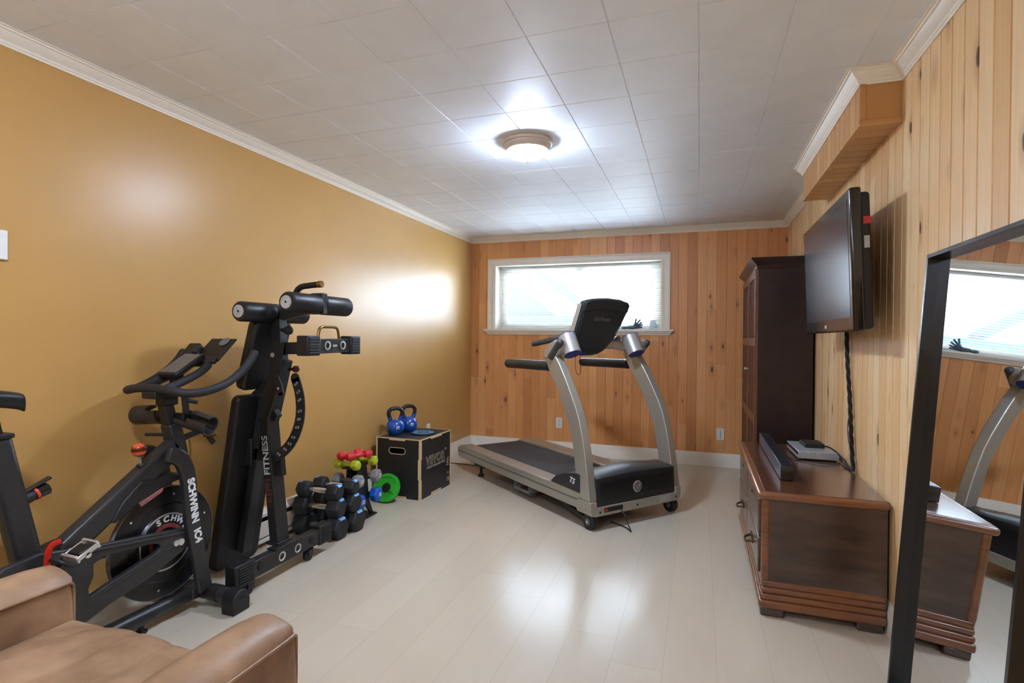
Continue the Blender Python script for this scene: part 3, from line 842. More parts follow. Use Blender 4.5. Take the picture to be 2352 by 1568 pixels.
# front board (hand slot cut through), side board, back, far side, top
def slot(cx, cz, w, h, n=8):
    pts = []
    for i in range(n + 1): a = -PI / 2 + PI * i / n; pts.append((cx + w / 2 - h / 2 + h / 2 * math.cos(a), cz + h / 2 * math.sin(a)))
    for i in range(n + 1): a = PI / 2 + PI * i / n; pts.append((cx - w / 2 + h / 2 + h / 2 * math.cos(a), cz + h / 2 * math.sin(a)))
    return pts
sl = slot(-.205, .360, .142, .046)
MB().prism([(-LX + T, 0), (-T, 0), (-T, LZ - .004), (-LX + T, LZ - .004)], lambda u, v, w: Vector((u, w, v)), .001, T, holes=[sl]).build('front_panel', M_boxb, bx, smooth=False)
mb = MB(); o1 = slot(-.205, .360, .150, .054); mb.prism(o1, lambda u, v, w: Vector((u, w, v)), -.0006, .0015, holes=[slot(-.205, .360, .140, .044)]); mb.build('slot_rim', M_ply, bx, smooth=False)
MB().b2((-T, T, 0), (-.001, LY - T, LZ - .004)).build('side_panel', M_boxb, bx, smooth=False)
MB().b2((-LX + .001, T, 0), (-LX + T, LY - T, LZ - .004)).build('side_panel', M_boxb, bx, smooth=False)
MB().b2((-LX + T, LY - T, 0), (-T, LY - .001, LZ - .004)).build('back_panel', M_boxb, bx, smooth=False)
MB().b2((-LX + .004, .004, LZ - .012), (-.004, LY - .004, LZ - .0008)).build('top_panel', M_boxb, bx, smooth=False)
MB().b2((-LX + T, T, .002), (-T, LY - T, .014)).build('bottom_panel', M_boxb, bx, smooth=False)
# pale finger joints
q = .0075
for x0, y0, x1, y1 in ((-LX, 0, -LX + T, T), (-T, 0, 0, T), (-T, LY - T, 0, LY), (-LX, LY - T, -LX + T, LY)):
    MB().b2((x0, y0, 0), (x1, y1, LZ - q)).build('corner_post', M_ply, bx, smooth=False)
for a, b_ in (((-LX, 0, LZ - q), (0, q, LZ)), ((-LX, LY - q, LZ - q), (0, LY, LZ)), ((-q, q, LZ - q), (0, LY - q, LZ)), ((-LX, q, LZ - q), (-LX + q, LY - q, LZ))):
    MB().b2(a, b_).build('top_edge', M_ply, bx, smooth=False)
for a, b_ in (((-.275, -.0008, LZ - .018), (-.135, .01, LZ - .0012)), ((-.01, .16, LZ - .018), (.0008, .34, LZ - .0012)), ((-.26, -.0008, 0), (-.12, .01, .016)), ((-.01, .17, 0), (.0008, .33, .018)),
              ((-T - .006, -.0008, .152), (-T + .004, .01, .305)), ((-.01, T - .001, 0), (.0008, T + .008, .15)), ((-.01, T - .001, .305), (.0008, T + .008, .44))):
    MB().b2(a, b_).build('finger_joint', M_ply, bx, smooth=False)
M_laser = mat('pale_print', (176, 160, 140), rough=.6)
# outlined maker's name, printed on the side
def outline_text(s, size, c, w, **kw):
    a = text(s, size, M_laser, bx, c, (0, 1, 0), (0, 0, 1), bold=w, **kw)
    b_ = text(s, size, M_boxb, bx, (c[0] + .0004, c[1], c[2]), (0, 1, 0), (0, 0, 1), name='lettering_fill', bold=-.0002, **kw)
outline_text('VEVOR', .092, (.0002, .240, .272), .0042, spacing=1.06)
text('TOUGH TOOLS, HALF PRICE', .0235, M_laser, bx, (.0004, .245, .222), (0, 1, 0), (0, 0, 1), bold=.0006)
text('®', .03, M_laser, bx, (.0004, .405, .318), (0, 1, 0), (0, 0, 1))
mb = MB()
for k in range(3):
    mb.bar((.0006, .425, .175 + k * .022), (.0006, .452, .200 + k * .022), .0008, .004, up=(1, 0, 0)); mb.bar((.0006, .479, .175 + k * .022), (.0006, .452, .200 + k * .022), .0008, .004, up=(1, 0, 0))
for a, b2_ in (((.425, .175), (.479, .175)),): mb.bar((.0006, a[0], a[1]), (.0006, b2_[0], b2_[1]), .0008, .004, up=(1, 0, 0))
mb.build('stacking_mark', M_laser, bx, smooth=False)
text('16', .055, M_laser, bx, (.0004, .452, .06), (0, 1, 0), (0, 0, 1), bold=.001)
text('IN', .03, M_laser, bx, (.0004, .452, .112), (0, 1, 0), (0, 0, 1))

# kettlebells
def kettlebell(M, label):
    o = thing('kettlebell', label, 'kettlebell', M=M, group='blue kettlebells on the box')
    MB().lathe([(.0, 0), (.040, 0), (.050, .006), (.066, .028), (.0735, .060), (.066, .093), (.048, .112), (.02, .120), (0, .121)], n=40).build('bell', M_kblue, o)
    mb = MB(); mb.tube([(-.034, 0, .100), (-.046, 0, .135), (-.054, 0, .165), (-.050, 0, .188), (-.030, 0, .204), (0, 0, .208), (.030, 0, .204), (.050, 0, .188), (.054, 0, .165), (.046, 0, .135), (.034, 0, .100)], .0155, 16, sm=4)
    h = mb.build('handle', M_black, o)
    for s in (-1, 1):
        mb = MB(); mb.tube([(s * .030, 0, .095), (s * .040, 0, .118), (s * .048, 0, .142)], .0165, 16, sm=3); mb.build('handle_root', M_kblue, o)
    b_ = MB().b2((-.012, -.0755, .052), (.012, -.070, .076)).build('weight_mark', M_wtext, o, bev=.004)
    text('6', .024, M_kblue, o, (0, -.0762, .064), (1, 0, 0), (0, 0, 1), extrude=.0002, bold=.001)
    return o
kb1 = kettlebell(Matrix.Translation((-2.285, 3.755, .4572)) @ Matrix.Rotation(R(48), 4, 'Z'), 'nearer blue kettlebell with black handle, standing left on the plyometric box')
dup(kb1, Matrix.Translation((-2.266, 3.932, .4572)) @ Matrix.Rotation(R(52), 4, 'Z'), 'farther blue kettlebell with black handle, behind the other on the plyometric box')
sd = thing('sliding_disc', 'round blue and black exercise disc lying flat on the plyometric box', 'exercise disc', (-2.103, 3.885, .4572), R(0))
MB().lathe([(0, 0), (.098, 0), (.103, .004), (.101, .009), (0, .009)], n=56).build('pad', M_plast, sd)
mb = MB(); mb.lathe([(.086, .0088), (.086, .0098), (.046, .0098), (.046, .0088)], n=48, ring=True); MBd = mb.build('blue_ring', mat('disc_blue', (60, 130, 165), rough=.5), sd)
MB().lathe([(0, .0088), (.024, .0088), (.022, .0102), (0, .0102)], n=28).build('centre_mark', MATS['disc_blue'], sd)

# ------------------------------------------------------------------ hex dumbbells
def hexhead(mb, x0, x1, r, ch=.010, rot=R(30)):
    """hexagonal head along x with chamfered ends; flat resting below"""
    def ring(x, rr): return [(x, rr * math.cos(PI / 3 * k + rot + R(30) - R(30)), rr * math.sin(PI / 3 * k + rot - R(30))) for k in range(6)]
    R6 = r / math.cos(PI / 6)
    def rg(x, rr): return [(x, rr * math.cos(PI / 3 * k), rr * math.sin(PI / 3 * k)) for k in range(6)]
    V = rg(x0, R6 - ch * 1.4) + rg(x0 + ch, R6) + rg(x1 - ch, R6) + rg(x1, R6 - ch * 1.4)
    Fq = []
    for i in range(3): Fq += [(i * 6 + k, i * 6 + (k + 1) % 6, (i + 1) * 6 + (k + 1) % 6, (i + 1) * 6 + k) for k in range(6)]
    Fq += [tuple(reversed(range(6))), tuple(range(18, 24))]
    mb._add(V, Fq)
def dumbbell(name, M, label, L, r, hl, hm, handle_m, hr, grp, tagm=None, num=None, numsz=.03, numm=None, cat='dumbbell'):
    o = thing(name, label, cat, M=M, group=grp)
    for s in (-1, 1):
        mb = MB(); a, b = (L / 2 - hl, L / 2); hexhead(mb, min(s * a, s * b), max(s * a, s * b), r)
        hd = mb.build('head', hm, o, bev=.006, seg=3)
        if tagm:
            # printed label on the upper end chamfer of the head
            mb = MB(); R6 = r
            x1 = s * (L / 2 - .0002); x0 = s * (L / 2 - .024); w = R6 * .46
            mb._add([(x0, -w, R6 + .0007), (x0, w, R6 + .0007), (s * (L / 2 - .0095), w * .92, R6 + .0007), (s * (L / 2 - .0095), -w * .92, R6 + .0007), (s * (L / 2 - .001), w * .8, R6 - .0108), (s * (L / 2 - .001), -w * .8, R6 - .0108)], [(0, 1, 2, 3), (3, 2, 4, 5)])
            mb.build('label', tagm, hd, smooth=False)
        if num: text(num, numsz, numm, o, (s * (L / 2 + .0006), 0, 0), (0, s, 0), (0, 0, 1), bold=.0008)
    mb = MB(); a = L / 2 - hl + .004
    mb.lathe([(hr * .8, -a), (hr * .8, -a * .8), (hr, -a * .6), (hr * 1.12, 0), (hr, a * .6), (hr * .8, a * .8), (hr * .8, a)], axis=(1, 0, 0), n=24)
    mb.build('handle', handle_m, o)
    return o
def place(x, y, z, rz=0., rx=0., ry=0.): return Matrix.Translation((x, y, z)) @ Euler((rx, ry, rz)).to_matrix().to_4x4()
G1 = 'black hex dumbbells stacked by the heater'
blk = [(-2.205, 2.761, .0645, .0630, R(1), .335, .098, 'nearer stack, lowest black hex dumbbell with chrome handle'),
       (-2.210, 2.757, .1835, .0550, R(6), .320, .092, 'nearer stack, middle black hex dumbbell with chrome handle'),
       (-2.205, 2.752, .2840, .0440, R(2), .300, .086, 'nearer stack, topmost black hex dumbbell with chrome handle'),
       (-2.190, 2.913, .0645, .0630, R(2), .335, .098, 'second stack, lowest black hex dumbbell, towards the dumbbell rack'),
       (-2.190, 2.899, .1835, .0550, R(-2), .320, .092, 'second stack, middle black hex dumbbell, towards the dumbbell rack'),
       (-2.185, 2.882, .2840, .0440, R(4), .300, .086, 'second stack, topmost black hex dumbbell, towards the dumbbell rack')]
protos = {}
for (x, y, z, r, rz, L, hl, lab) in blk:
    if r not in protos: protos[r] = dumbbell('hex_dumbbell', place(x, y, z, rz), lab, L, r, hl, M_rubber, M_chrome, .0155, G1, tagm=M_bltag)
    else: dup(protos[r], place(x, y, z, rz), lab)
# rack with coated dumbbells
rk = thing('dumbbell_rack', 'small black upright dumbbell rack holding coloured dumbbells beside the box', 'rack', (-2.2, 3.12, 0))
for x in (-2.233, -2.157):
    mb = MB()
    mb.prism([(2.985, 0), (3.015, 0), (3.095, .10), (3.145, .10), (3.225, 0), (3.255, 0), (3.20, .12), (3.17, .372), (3.07, .372), (3.04, .12)], YZ(x), -.006, .006)
    mb.build('side_plate', M_plast, rk, world=True, bev=.002)
for z, w in ((.1265, .185), (.259, .17), (.362, .16)):
    for s in (-1, 1):
        y = 3.12 + s * w / 2
        MB().b2((-2.238, y - .030, z - .009), (-2.152, y + .030, z)).build('tray', M_plast, rk, world=True, bev=.003)
mb = MB(); mb.b2((-2.236, 3.10, .02), (-2.154, 3.14, .345)); mb.build('spine', M_plast, rk, world=True, bev=.004)
mb = MB(); mb.b2((-2.275, 2.99, .0), (-2.115, 3.25, .012)); mb.build('base_plate', M_plast, rk, world=True, bev=.004)
def vinyl(x, y, z, r, L, m, num, lab, grp, rz=0., nm=None, proto=None, rx=0., ry=0.):
    if proto: return dup(proto, place(x, y, z, rz, rx, ry), lab)
    return dumbbell('vinyl_dumbbell', place(x, y, z, rz, rx, ry), lab, L, r, .064, m, m, .014, grp, num=num, numsz=r * .9, numm=nm or M_wtext)
b1 = vinyl(-2.195, 3.03, .143, .0445, .235, M_blue, '10', 'nearer blue dumbbell marked 10 on the lowest rack tier', 'blue dumbbells on the rack', rz=R(-4))
vinyl(0, 0, 0, 0, 0, None, None, 'farther blue dumbbell marked 10 on the lowest rack tier', None, proto=b1) .matrix_world = place(-2.195, 3.215, .143, R(3))
g1 = vinyl(-2.205, 3.035, .2755, .0400, .225, M_dbgrey, '12', 'nearer grey dumbbell on the middle rack tier', 'grey dumbbells on the rack', rz=R(-2), nm=M_wtext)
vinyl(0, 0, 0, 0, 0, None, None, 'farther grey dumbbell marked 12 on the middle rack tier', None, proto=g1).matrix_world = place(-2.185, 3.205, .2755, R(4), R(60))
l1 = vinyl(-2.215, 3.04, .3785, .0300, .200, M_lime, '4', 'nearer lime green dumbbell on top of the rack', 'lime dumbbells on the rack', rz=R(-3), nm=M_lime)
vinyl(0, 0, 0, 0, 0, None, None, 'farther lime green dumbbell on top of the rack', None, proto=l1).matrix_world = place(-2.195, 3.20, .3785, R(5))
rd = vinyl(-2.235, 3.10, .4345, .0255, .195, M_red, '3', 'red dumbbell lying across the lime pair, farther from the camera', 'red dumbbells on the rack', rz=R(72), nm=M_red)
vinyl(0, 0, 0, 0, 0, None, None, 'red dumbbell lying across the lime pair, nearer the room', None, proto=rd).matrix_world = place(-2.160, 3.095, .4345, R(66))
# green plate leaning against the box
gp = thing('bumper_plate', 'bright green round weight plate leaning against the plyometric box', 'weight plate', M=Matrix.Translation((-2.205, 3.508, .1035)) @ Euler((R(-26), 0, R(8))).to_matrix().to_4x4())
MB().lathe([(.082, -.012), (.1035, -.012), (.1065, -.006), (.1065, .006), (.1035, .012), (.082, .012), (.082, .005), (.082, -.005)], axis=(0, 1, 0), n=56, ring=True).build('rim', M_green, gp)
mb = MB(); mb.lathe([(.084, -.005), (.084, .005), (.018, .005), (.018, -.005)], axis=(0, 1, 0), n=48, ring=True); mb.build('web', M_green, gp)
MB().lathe([(.032, -.013), (.034, -.010), (.034, .010), (.032, .013), (.016, .013), (.016, -.013)], axis=(0, 1, 0), n=36, ring=True).build('hub', M_plast, gp)
for k in range(3):
    a = R(90 + 120 * k); mb = MB(); mb.bar((.03 * math.cos(a), -.006, .03 * math.sin(a)), (.084 * math.cos(a), -.006, .084 * math.sin(a)), .006, .016, up=(0, 1, 0)); mb.build('spoke', M_green, gp, bev=.002)

# ------------------------------------------------------------------ folded utility bench stored on end beside the ochre wall
BY = 2.27
ub = thing('folded_workout_bench', 'black folding workout bench stored upright on its end by the ochre wall', 'workout bench', (-2.03, BY, 0))
def ubp(name, mb, m=M_black, **kw): return mb.build(name, m, kw.pop('parent', ub), world=True, **kw)
# base bar with ribbed end caps and castors
ubp('base_bar', MB().b2((-2.055, 1.975, .068), (-2.005, 2.54, .150)), bev=.004)
for y0, y1 in ((1.915, 2.035), (2.500, 2.600)):
    cp = ubp('end_cap', MB().b2((-2.062, y0, .058), (-1.998, y1, .168)), M_plast, bev=.006)
    mb = MB()
    for k in range(7): mb.b2((-1.999, y0 + .022, .072 + k * .0125), (-1.9935, y1 - .012, .078 + k * .0125))
    ubp('cap_ribs', mb, M_rubber, parent=cp, bev=.001)
ubp('foot_plate', MB().b2((-2.06, 2.17, .150), (-2.0, 2.37, .158)), bev=.002)
for y in (2.215, 2.33):
    mb = MB(); mb.lathe([(.022, 0), (.024, .003), (.018, .004), (.016, .001)], (-2.0055, y, .108), (1, 0, 0), 28, True); ubp('bolt_ring', mb, M_alu)
for y in (2.075, 2.44):
    mb = MB(); mb.lathe([(.018, 0), (.018, .006), (0, .006)], (-2.0055, y, .112), (1, 0, 0), 24); ubp('hole_plug', mb, M_plast)
for y in (2.00, 2.42):
    mb = MB(); mb.b2((-2.045, y - .004, .03), (-2.035, y + .03, .07)); mb.b2((-2.012, y - .004, .03), (-2.002, y + .03, .07)); mb.b2((-2.045, y - .004, .064), (-2.002, y + .03, .070)); br = ubp('castor_bracket', mb, M_black)
    mb = MB(); mb.cyl((-2.034, y + .012, .031), (-2.013, y + .012, .031), .031, n=28); ubp('castor_wheel', mb, M_plast, bev=.004)
# main post, kinked
post = [(-2.070, BY, .158), (-2.142, BY, .775), (-2.052, BY, 1.110)]
mb = MB(); mb.rtube(post, .085, .052, side=(0, 1, 0)); po = ubp('post', mb, bev=.004)
mb = MB(); mb.rtube([(-2.07, BY, 1.06), (-2.085, BY, 1.32)], .05, .062, side=(0, 1, 0)); ubp('top_post', mb, bev=.004)
ubp('post_foot', MB().b2((-2.112, BY - .05, .150), (-2.03, BY + .05, .168)), bev=.004)
M_ink2 = mat('grey_ink', (190, 190, 190), rough=.5)
dv = Vector((-.072, 0, .617)).normalized()
def on_post(z, y): q = (z - .158) / .617; return Vector((-2.070 - .072 * q, y, z))
text('FITNESS', .052, M_ink2, ub, on_post(.612, BY - .0432), dv, (-1, 0, 0), world=True, bold=.001, sx=1.12)
text('KEPPI', .048, M_rtext, ub, on_post(.430, BY - .0432), dv, (-1, 0, 0), world=True, bold=.001, sx=1.1)
ubp('adjuster_sleeve', MB().bar((-2.078, BY + .002, .50), (-2.092, BY + .002, .62), .072, .030, up=(0, 1, 0)), bev=.003)
mb = MB(); mb.rtube([(-2.045, BY - .046, 1.20), (-2.075, BY - .046, 1.0), (-2.15, BY - .046, .80)], .006, .075, side=(0, 1, 0)); ubp('side_plate', mb, bev=.001)
# arm carrying the second foot
mb = MB(); mb.bar((-2.06, BY, 1.168), (-1.78, BY, 1.178), .05, .062); ubp('foot_arm', mb, bev=.003)
tb = ubp('foot_bar', MB().b2((-1.785, 2.09, 1.150), (-1.735, 2.46, 1.222)), bev=.003)
for y0, y1 in ((2.065, 2.155), (2.395, 2.480)):
    cp = ubp('end_cap', MB().b2((-1.794, y0, 1.140), (-1.726, y1, 1.236)), M_plast, bev=.006)
    mb = MB()
    for k in range(6): mb.b2((-1.727, y0 + .012, 1.150 + k * .0135), (-1.7215, y1 - .012, 1.157 + k * .0135))
    ubp('cap_ribs', mb, M_rubber, parent=cp, bev=.001)
for y in (2.215, 2.335):
    mb = MB(); mb.lathe([(.021, 0), (.023, .003), (.016, .004), (.014, .001)], (-1.7345, y, 1.188), (1, 0, 0), 28, True); ubp('bolt_ring', mb, M_alu)
text('KEPPI', .014, M_ink2, ub, (-1.7342, 2.275, 1.186), (0, 1, 0), (0, 0, 1), world=True, bold=.0004)
mb = MB(); mb.tube([(-1.76, 2.175, 1.222), (-1.76, 2.185, 1.262), (-1.76, 2.200, 1.277), (-1.76, 2.23, 1.280), (-1.76, 2.29, 1.280), (-1.76, 2.318, 1.277), (-1.76, 2.332, 1.262), (-1.76, 2.34, 1.222)], .0075, 12, sm=3); ubp('brass_handle', mb, M_brass)
# foam rollers
def roller(x, z, y0, y1, nm='foam_roller'):
    mb = MB(); mb.lathe([(.030, 0), (.044, .003), (.050, .012), (.0505, y1 - y0 - .012), (.044, y1 - y0 - .003), (.030, y1 - y0)], (x, y0, z), (0, 1, 0), 40)
    rr = ubp(nm, mb, M_pad)
    mb = MB(); mb.lathe([(.0315, 0), (.031, .004), (.006, .005), (.006, .001), (0, .001)], (x, y0 + .001, z), (0, -1, 0), 36); ubp('end_disc', mb, M_lgrey, parent=rr)
    return rr
for (x, z) in ((-2.118, 1.352), (-1.832, 1.393)):
    roller(x, z, 2.040, 2.258); roller(x, z, 2.285, 2.500)
    ubp('roller_axle', MB().cyl((x, 2.05, z), (x, 2.49, z), .012), M_alu)
mb = MB(); mb.bar((-2.10, BY + .002, 1.335), (-1.825, BY + .002, 1.385), .022, .05); ubp('roller_arm', mb, bev=.003)
ubp('roller_clamp', MB().b2((-1.872, 2.252, 1.345), (-1.792, 2.290, 1.452)), bev=.006)
ubp('roller_clamp', MB().b2((-2.150, 2.252, 1.31), (-2.085, 2.290, 1.400)), bev=.006)
# top handle with a brass end
mb = MB(); mb.tube([(-1.99, BY, 1.37), (-1.975, BY, 1.455), (-1.945, BY, 1.485), (-1.90, BY, 1.492), (-1.835, BY, 1.497)], .0155, 16, sm=4); hd = ubp('top_handle', mb, M_plast)
mb = MB(); mb.cyl((-1.835, BY, 1.497), (-1.812, BY, 1.499), .0175); ubp('brass_tip', mb, M_brass, parent=hd, bev=.002)
# adjusting knobs and pins
mb = MB(); mb.cyl((-2.04, BY - .03, 1.265), (-1.995, BY - .035, 1.262), .010); mb.lathe([(.018, 0), (.022, .004), (.022, .022), (.014, .026), (0, .026)], (-2.0, BY - .035, 1.262), (1, -.25, 0), 24); ubp('pull_knob', mb, M_plast)
mb = MB(); mb.cyl((-2.02, BY, 1.06), (-1.975, BY, 1.063), .008); mb.lathe([(.014, 0), (.018, .004), (.018, .016), (.010, .020), (0, .020)], (-1.98, BY, 1.063), (1, -.2, 0), 24); ubp('pull_knob', mb, mat('dark_maroon', (52, 14, 16), rough=.3))
mb = MB(); mb.lathe([(.012, 0), (.012, .004), (0, .005)], (-2.075, BY - .052, 1.135), (0, -1, 0), 20); ubp('bolt_head', mb, M_alu)
# curved perforated adjustment plate
arc = [(-1.95, 1.018), (-1.926, .95), (-1.916, .88), (-1.920, .81), (-1.942, .74), (-1.978, .68), (-2.028, .632), (-2.078, .606)]
ac = smooth_path([Vector((x, 0, z)) for x, z in arc], 5)
mb = MB(); V = []; Fq = []
for i, p in enumerate(ac):
    d = (ac[min(i + 1, len(ac) - 1)] - ac[max(i - 1, 0)]).normalized(); nn = Vector((d.z, 0, -d.x)) * .0265
    if i == 0: p = p
    for yy in (-.004, .004): V += [(p.x + nn.x, BY - .03 + yy, p.z + nn.z), (p.x - nn.x, BY - .03 + yy, p.z - nn.z)]
for i in range(len(ac) - 1):
    a = 4 * i; b = a + 4
    Fq += [(a, a + 1, b + 1, b), (a + 2, b + 2, b + 3, a + 3), (a, b, b + 2, a + 2), (a + 1, a + 3, b + 3, b + 1)]
Fq += [(0, 2, 3, 1)]
mb._add(V, Fq); mb.cyl((ac[0].x, BY - .034, ac[0].z), (ac[0].x, BY - .026, ac[0].z), .0265, n=28)
ar = ubp('adjustment_arc', mb, bev=.001)
for k in range(10):
    i = int(2 + k * (len(ac) - 6) / 9); p = ac[i]; d = (ac[i + 1] - ac[i - 1]).normalized(); nn = Vector((d.z, 0, -d.x)); e2 = d * .35 + nn * .75
    mb = MB(); e2.normalize()
    q = p - nn * -.002
    mb.cyl(q - e2 * .006 + Vector((0, BY - .0346, 0)), q - e2 * .006 + Vector((0, BY - .0335, 0)), .0062, n=14)
    mb.cyl(q + e2 * .006 + Vector((0, BY - .0346, 0)), q + e2 * .006 + Vector((0, BY - .0335, 0)), .0062, n=14)
    mb.bar(q - e2 * .006 + Vector((0, BY - .03405, 0)), q + e2 * .006 + Vector((0, BY - .03405, 0)), .0011, .0124, up=nn.cross(Vector((0, 1, 0))).cross(e2) if False else e2.cross(Vector((0, 1, 0))))
    ubp('slot', mb, M_lgrey, parent=ar, smooth=False)
mb = MB(); mb.rtube([(-2.055, BY - .055, 1.03), (-2.03, BY - .055, .985), (-2.015, BY - .055, .93)], .008, .034, side=(0, 1, 0)); mb.cyl((-2.015, BY - .059, .93), (-2.015, BY - .051, .93), .017); lv = ubp('short_arc', mb, bev=.001)
ubp('slot', MB().cyl((-2.032, BY - .0605, .965), (-2.032, BY - .0595, .965), .007, n=14), M_lgrey, parent=lv)
ubp('arc_strut', MB().b2((-2.255, BY - .030, .578), (-2.12, BY + .010, .640)), bev=.003)
ubp('strut_bracket', MB().b2((-2.275, BY - .05, .545), (-2.215, BY + .0, .690)), bev=.006)
# back pad high up and long seat pad below
def pad(p0, p1, yc0, yc1, hw, th, name):
    """p0,p1 = (x,z) ends; pad of half width hw in y, thickness th"""
    p0 = Vector((p0[0], yc0, p0[1])); p1 = Vector((p1[0], yc1, p1[1])); d = (p1 - p0); L = d.length; d.normalize()
    sd = (Vector((0, 1, 0)) - d * d.y).normalized(); nn = d.cross(sd)
    mb = MB(); n = 6; cr = .035; out = []
    for (sx, sy, a0) in ((1, 1, 0), (-1, 1, 90), (-1, -1, 180), (1, -1, 270)):
        for k in range(n + 1):
            a = R(a0 + 90 * k / n); out.append((sx * (L / 2 - cr) + cr * math.cos(a), sy * (hw - cr) + cr * math.sin(a)))
    c = (p0 + p1) / 2
    mb.prism(out, lambda u, v, w: c + d * u + sd * v + nn * w, -th / 2, th / 2)
    return mb.build(name, M_pad, ub, world=True, bev=th * .28, seg=4)
pad((-2.130, 1.315), (-2.225, .955), 2.27, 2.27, .130, .055, 'back_pad')
pad((-2.225, .925), (-2.372, .008), 2.27, 2.26, .148, .050, 'seat_pad')
mb = MB(); mb.rtube([(-2.165, BY, .89), (-2.310, BY, .075)], .060, .045, side=(0, 1, 0)); ubp('seat_rail', mb, M_satin, bev=.003)
mb = MB(); mb.rtube([(-2.085, BY, .80), (-2.140, BY, .86), (-2.215, BY, .925), (-2.12, BY, 1.00)], .035, .05, side=(0, 1, 0)); ubp('hinge_link', mb, bev=.006)

# ------------------------------------------------------------------ indoor cycling bike
BX = -2.17
bk = thing('exercise_bike', 'black indoor cycling bike with a large flywheel beside the ochre wall', 'exercise bike', (BX, 1.5, 0))
def bp(name, mb, m=M_satin, **kw): return mb.build(name, m, kw.pop('parent', bk), world=True, **kw)
# stabilisers and spine
bp('front_stabiliser', MB().tube([(-2.40, 1.872, .062), (-1.945, 1.872, .064)], .033, 24))
def endcap(x0, x1, y0, y1, h):
    mb = MB(); n = 10; yc = (y0 + y1) / 2; hw = (y1 - y0) / 2
    prof = [(y0 + .002, 0), (y1 - .002, 0), (y1, .045)] + [(yc + hw * math.cos(a), .048 + (h - .048) * math.sin(a)) for a in [PI * k / n for k in range(1, n)]] + [(y0, .045)]
    mb.prism(prof, lambda u, v, w: Vector((w, u, v)), x0, x1); return mb
bp('end_cap', endcap(-1.985, -1.915, 1.824, 1.920, .102), M_plast, bev=.005)
bp('end_cap', endcap(-2.430, -2.36, 1.824, 1.920, .102), M_plast, bev=.005)
bp('cap_slot', MB().b2((-1.9155, 1.862, .062), (-1.9135, 1.890, .070)), M_dark)
bp('stabiliser_collar', MB().tube([(-2.09, 1.872, .064), (-2.04, 1.872, .064)], .0365, 24), M_black)
bp('spine_tube', MB().tube([(BX, 1.86, .064), (BX, .70, .064)], .031, 24))
bp('spine_sleeve', MB().tube([(BX, 1.640, .064), (BX, .75, .064)], .0345, 24), M_black)
bp('mounting_plate', MB().b2((BX - .05, 1.80, .05), (BX + .05, 1.90, .098)), bev=.006)
bp('adjuster_foot', MB().lathe([(.022, 0), (.024, .006), (.01, .012), (.01, .035), (0, .035)], (BX, 1.60, .0), (0, 0, 1), 20), M_plast)
bp('rear_stabiliser', MB().tube([(-2.38, .72, .062), (-1.96, .72, .062)], .033, 24))
bp('end_cap', endcap(-2.005, -1.94, .675, .770, .10), M_plast, bev=.005)
bp('end_cap', endcap(-2.40, -2.335, .675, .770, .10), M_plast, bev=.005)
# fork legs
leg = [(1.655, .733), (1.690, .722), (1.722, .695), (1.742, .650), (1.752, .600), (1.768, .430), (1.838, .088)]
for x in (BX + .075, BX - .075):
    mb = MB(); mb.rtube([(x, y, z) for y, z in leg], .030, .066, side=(1, 0, 0)); fl = bp('fork_leg', mb, bev=.008, seg=3)
xt = BX + .075 + .0158
def legpt(q):  # q in 0..1 down the straight part
    a, b = Vector((xt, 1.753, .590)), Vector((xt, 1.838, .088)); return a + (b - a) * q
ld = (Vector((0, 1.838, .088)) - Vector((0, 1.753, .590))).normalized()
mb = MB(); mb.bar(Vector((xt - .0008, 1.758, .640)), legpt(.42) + Vector((-.0008, .0, 0)) , .0012, .05, up=(1, 0, 0)) if False else None
text('SCHWINN', .046, M_wtext, bk, (xt, 1.7635, .512), Vector((0, 1.776, .40)) - Vector((0, 1.747, .62)), (0, 1, .1), world=True, bold=.0022, sx=.92)
text('IC4', .046, M_wtext, bk, (xt, 1.7885, .352), Vector((0, 1.796, .31)) - Vector((0, 1.780, .40)), (0, 1, .15), world=True, bold=.0022, sx=.95)
# main down tube and head
mb = MB(); mb.rtube([(BX, 1.755, .752), (BX, 1.37, .490), (BX, 1.17, .350)], .062, .086, side=(1, 0, 0)); bp('down_tube', mb, bev=.014, seg=3)
mb = MB(); mb.rtube([(BX, 1.765, .700), (BX, 1.728, .850)], .062, .058, side=(1, 0, 0)); bp('head_tube', mb, bev=.006)
mb = MB(); mb.rtube([(BX, 1.735, .80), (BX, 1.692, .985)], .045, .045, side=(1, 0, 0)); bp('handlebar_post', mb, M_black, bev=.004)
# belt guard arms on the right side, with openings
gp_ = [(1.10, .475), (1.20, .487), (1.40, .447), (1.62, .415), (1.753, .392), (1.785, .365), (1.775, .330), (1.740, .300), (1.60, .244), (1.43, .208), (1.33, .175), (1.20, .150), (1.06, .20), (1.0, .32), (1.03, .43)]
sl1 = [(1.415, .398), (1.60, .378), (1.628, .366), (1.634, .348), (1.62, .335), (1.43, .288), (1.36, .268), (1.355, .30), (1.372, .34), (1.372, .385)]
mb = MB(); mb.prism(gp_, YZ(BX + .052), -.012, .014, holes=[list(reversed(sl1))]); bp('belt_guard', mb, bev=.004)
mb = MB(); mb.tube([(BX + .068, 1.36, .438), (BX + .068, 1.60, .400), (BX + .068, 1.75, .378)], .006, 10); bp('guard_crease', mb, M_satin)
mb = MB(); mb.tube([(BX + .0655, 1.40, .262), (BX + .0655, 1.60, .312), (BX + .0655, 1.70, .340)], .0035, 10); bp('guard_crease', mb, M_satin)
mb = MB(); mb.tube([(BX - .06, 1.16, .34), (BX - .06, 1.45, .36), (BX - .06, 1.72, .36)], .016, 12); bp('left_stay', mb, M_satin)
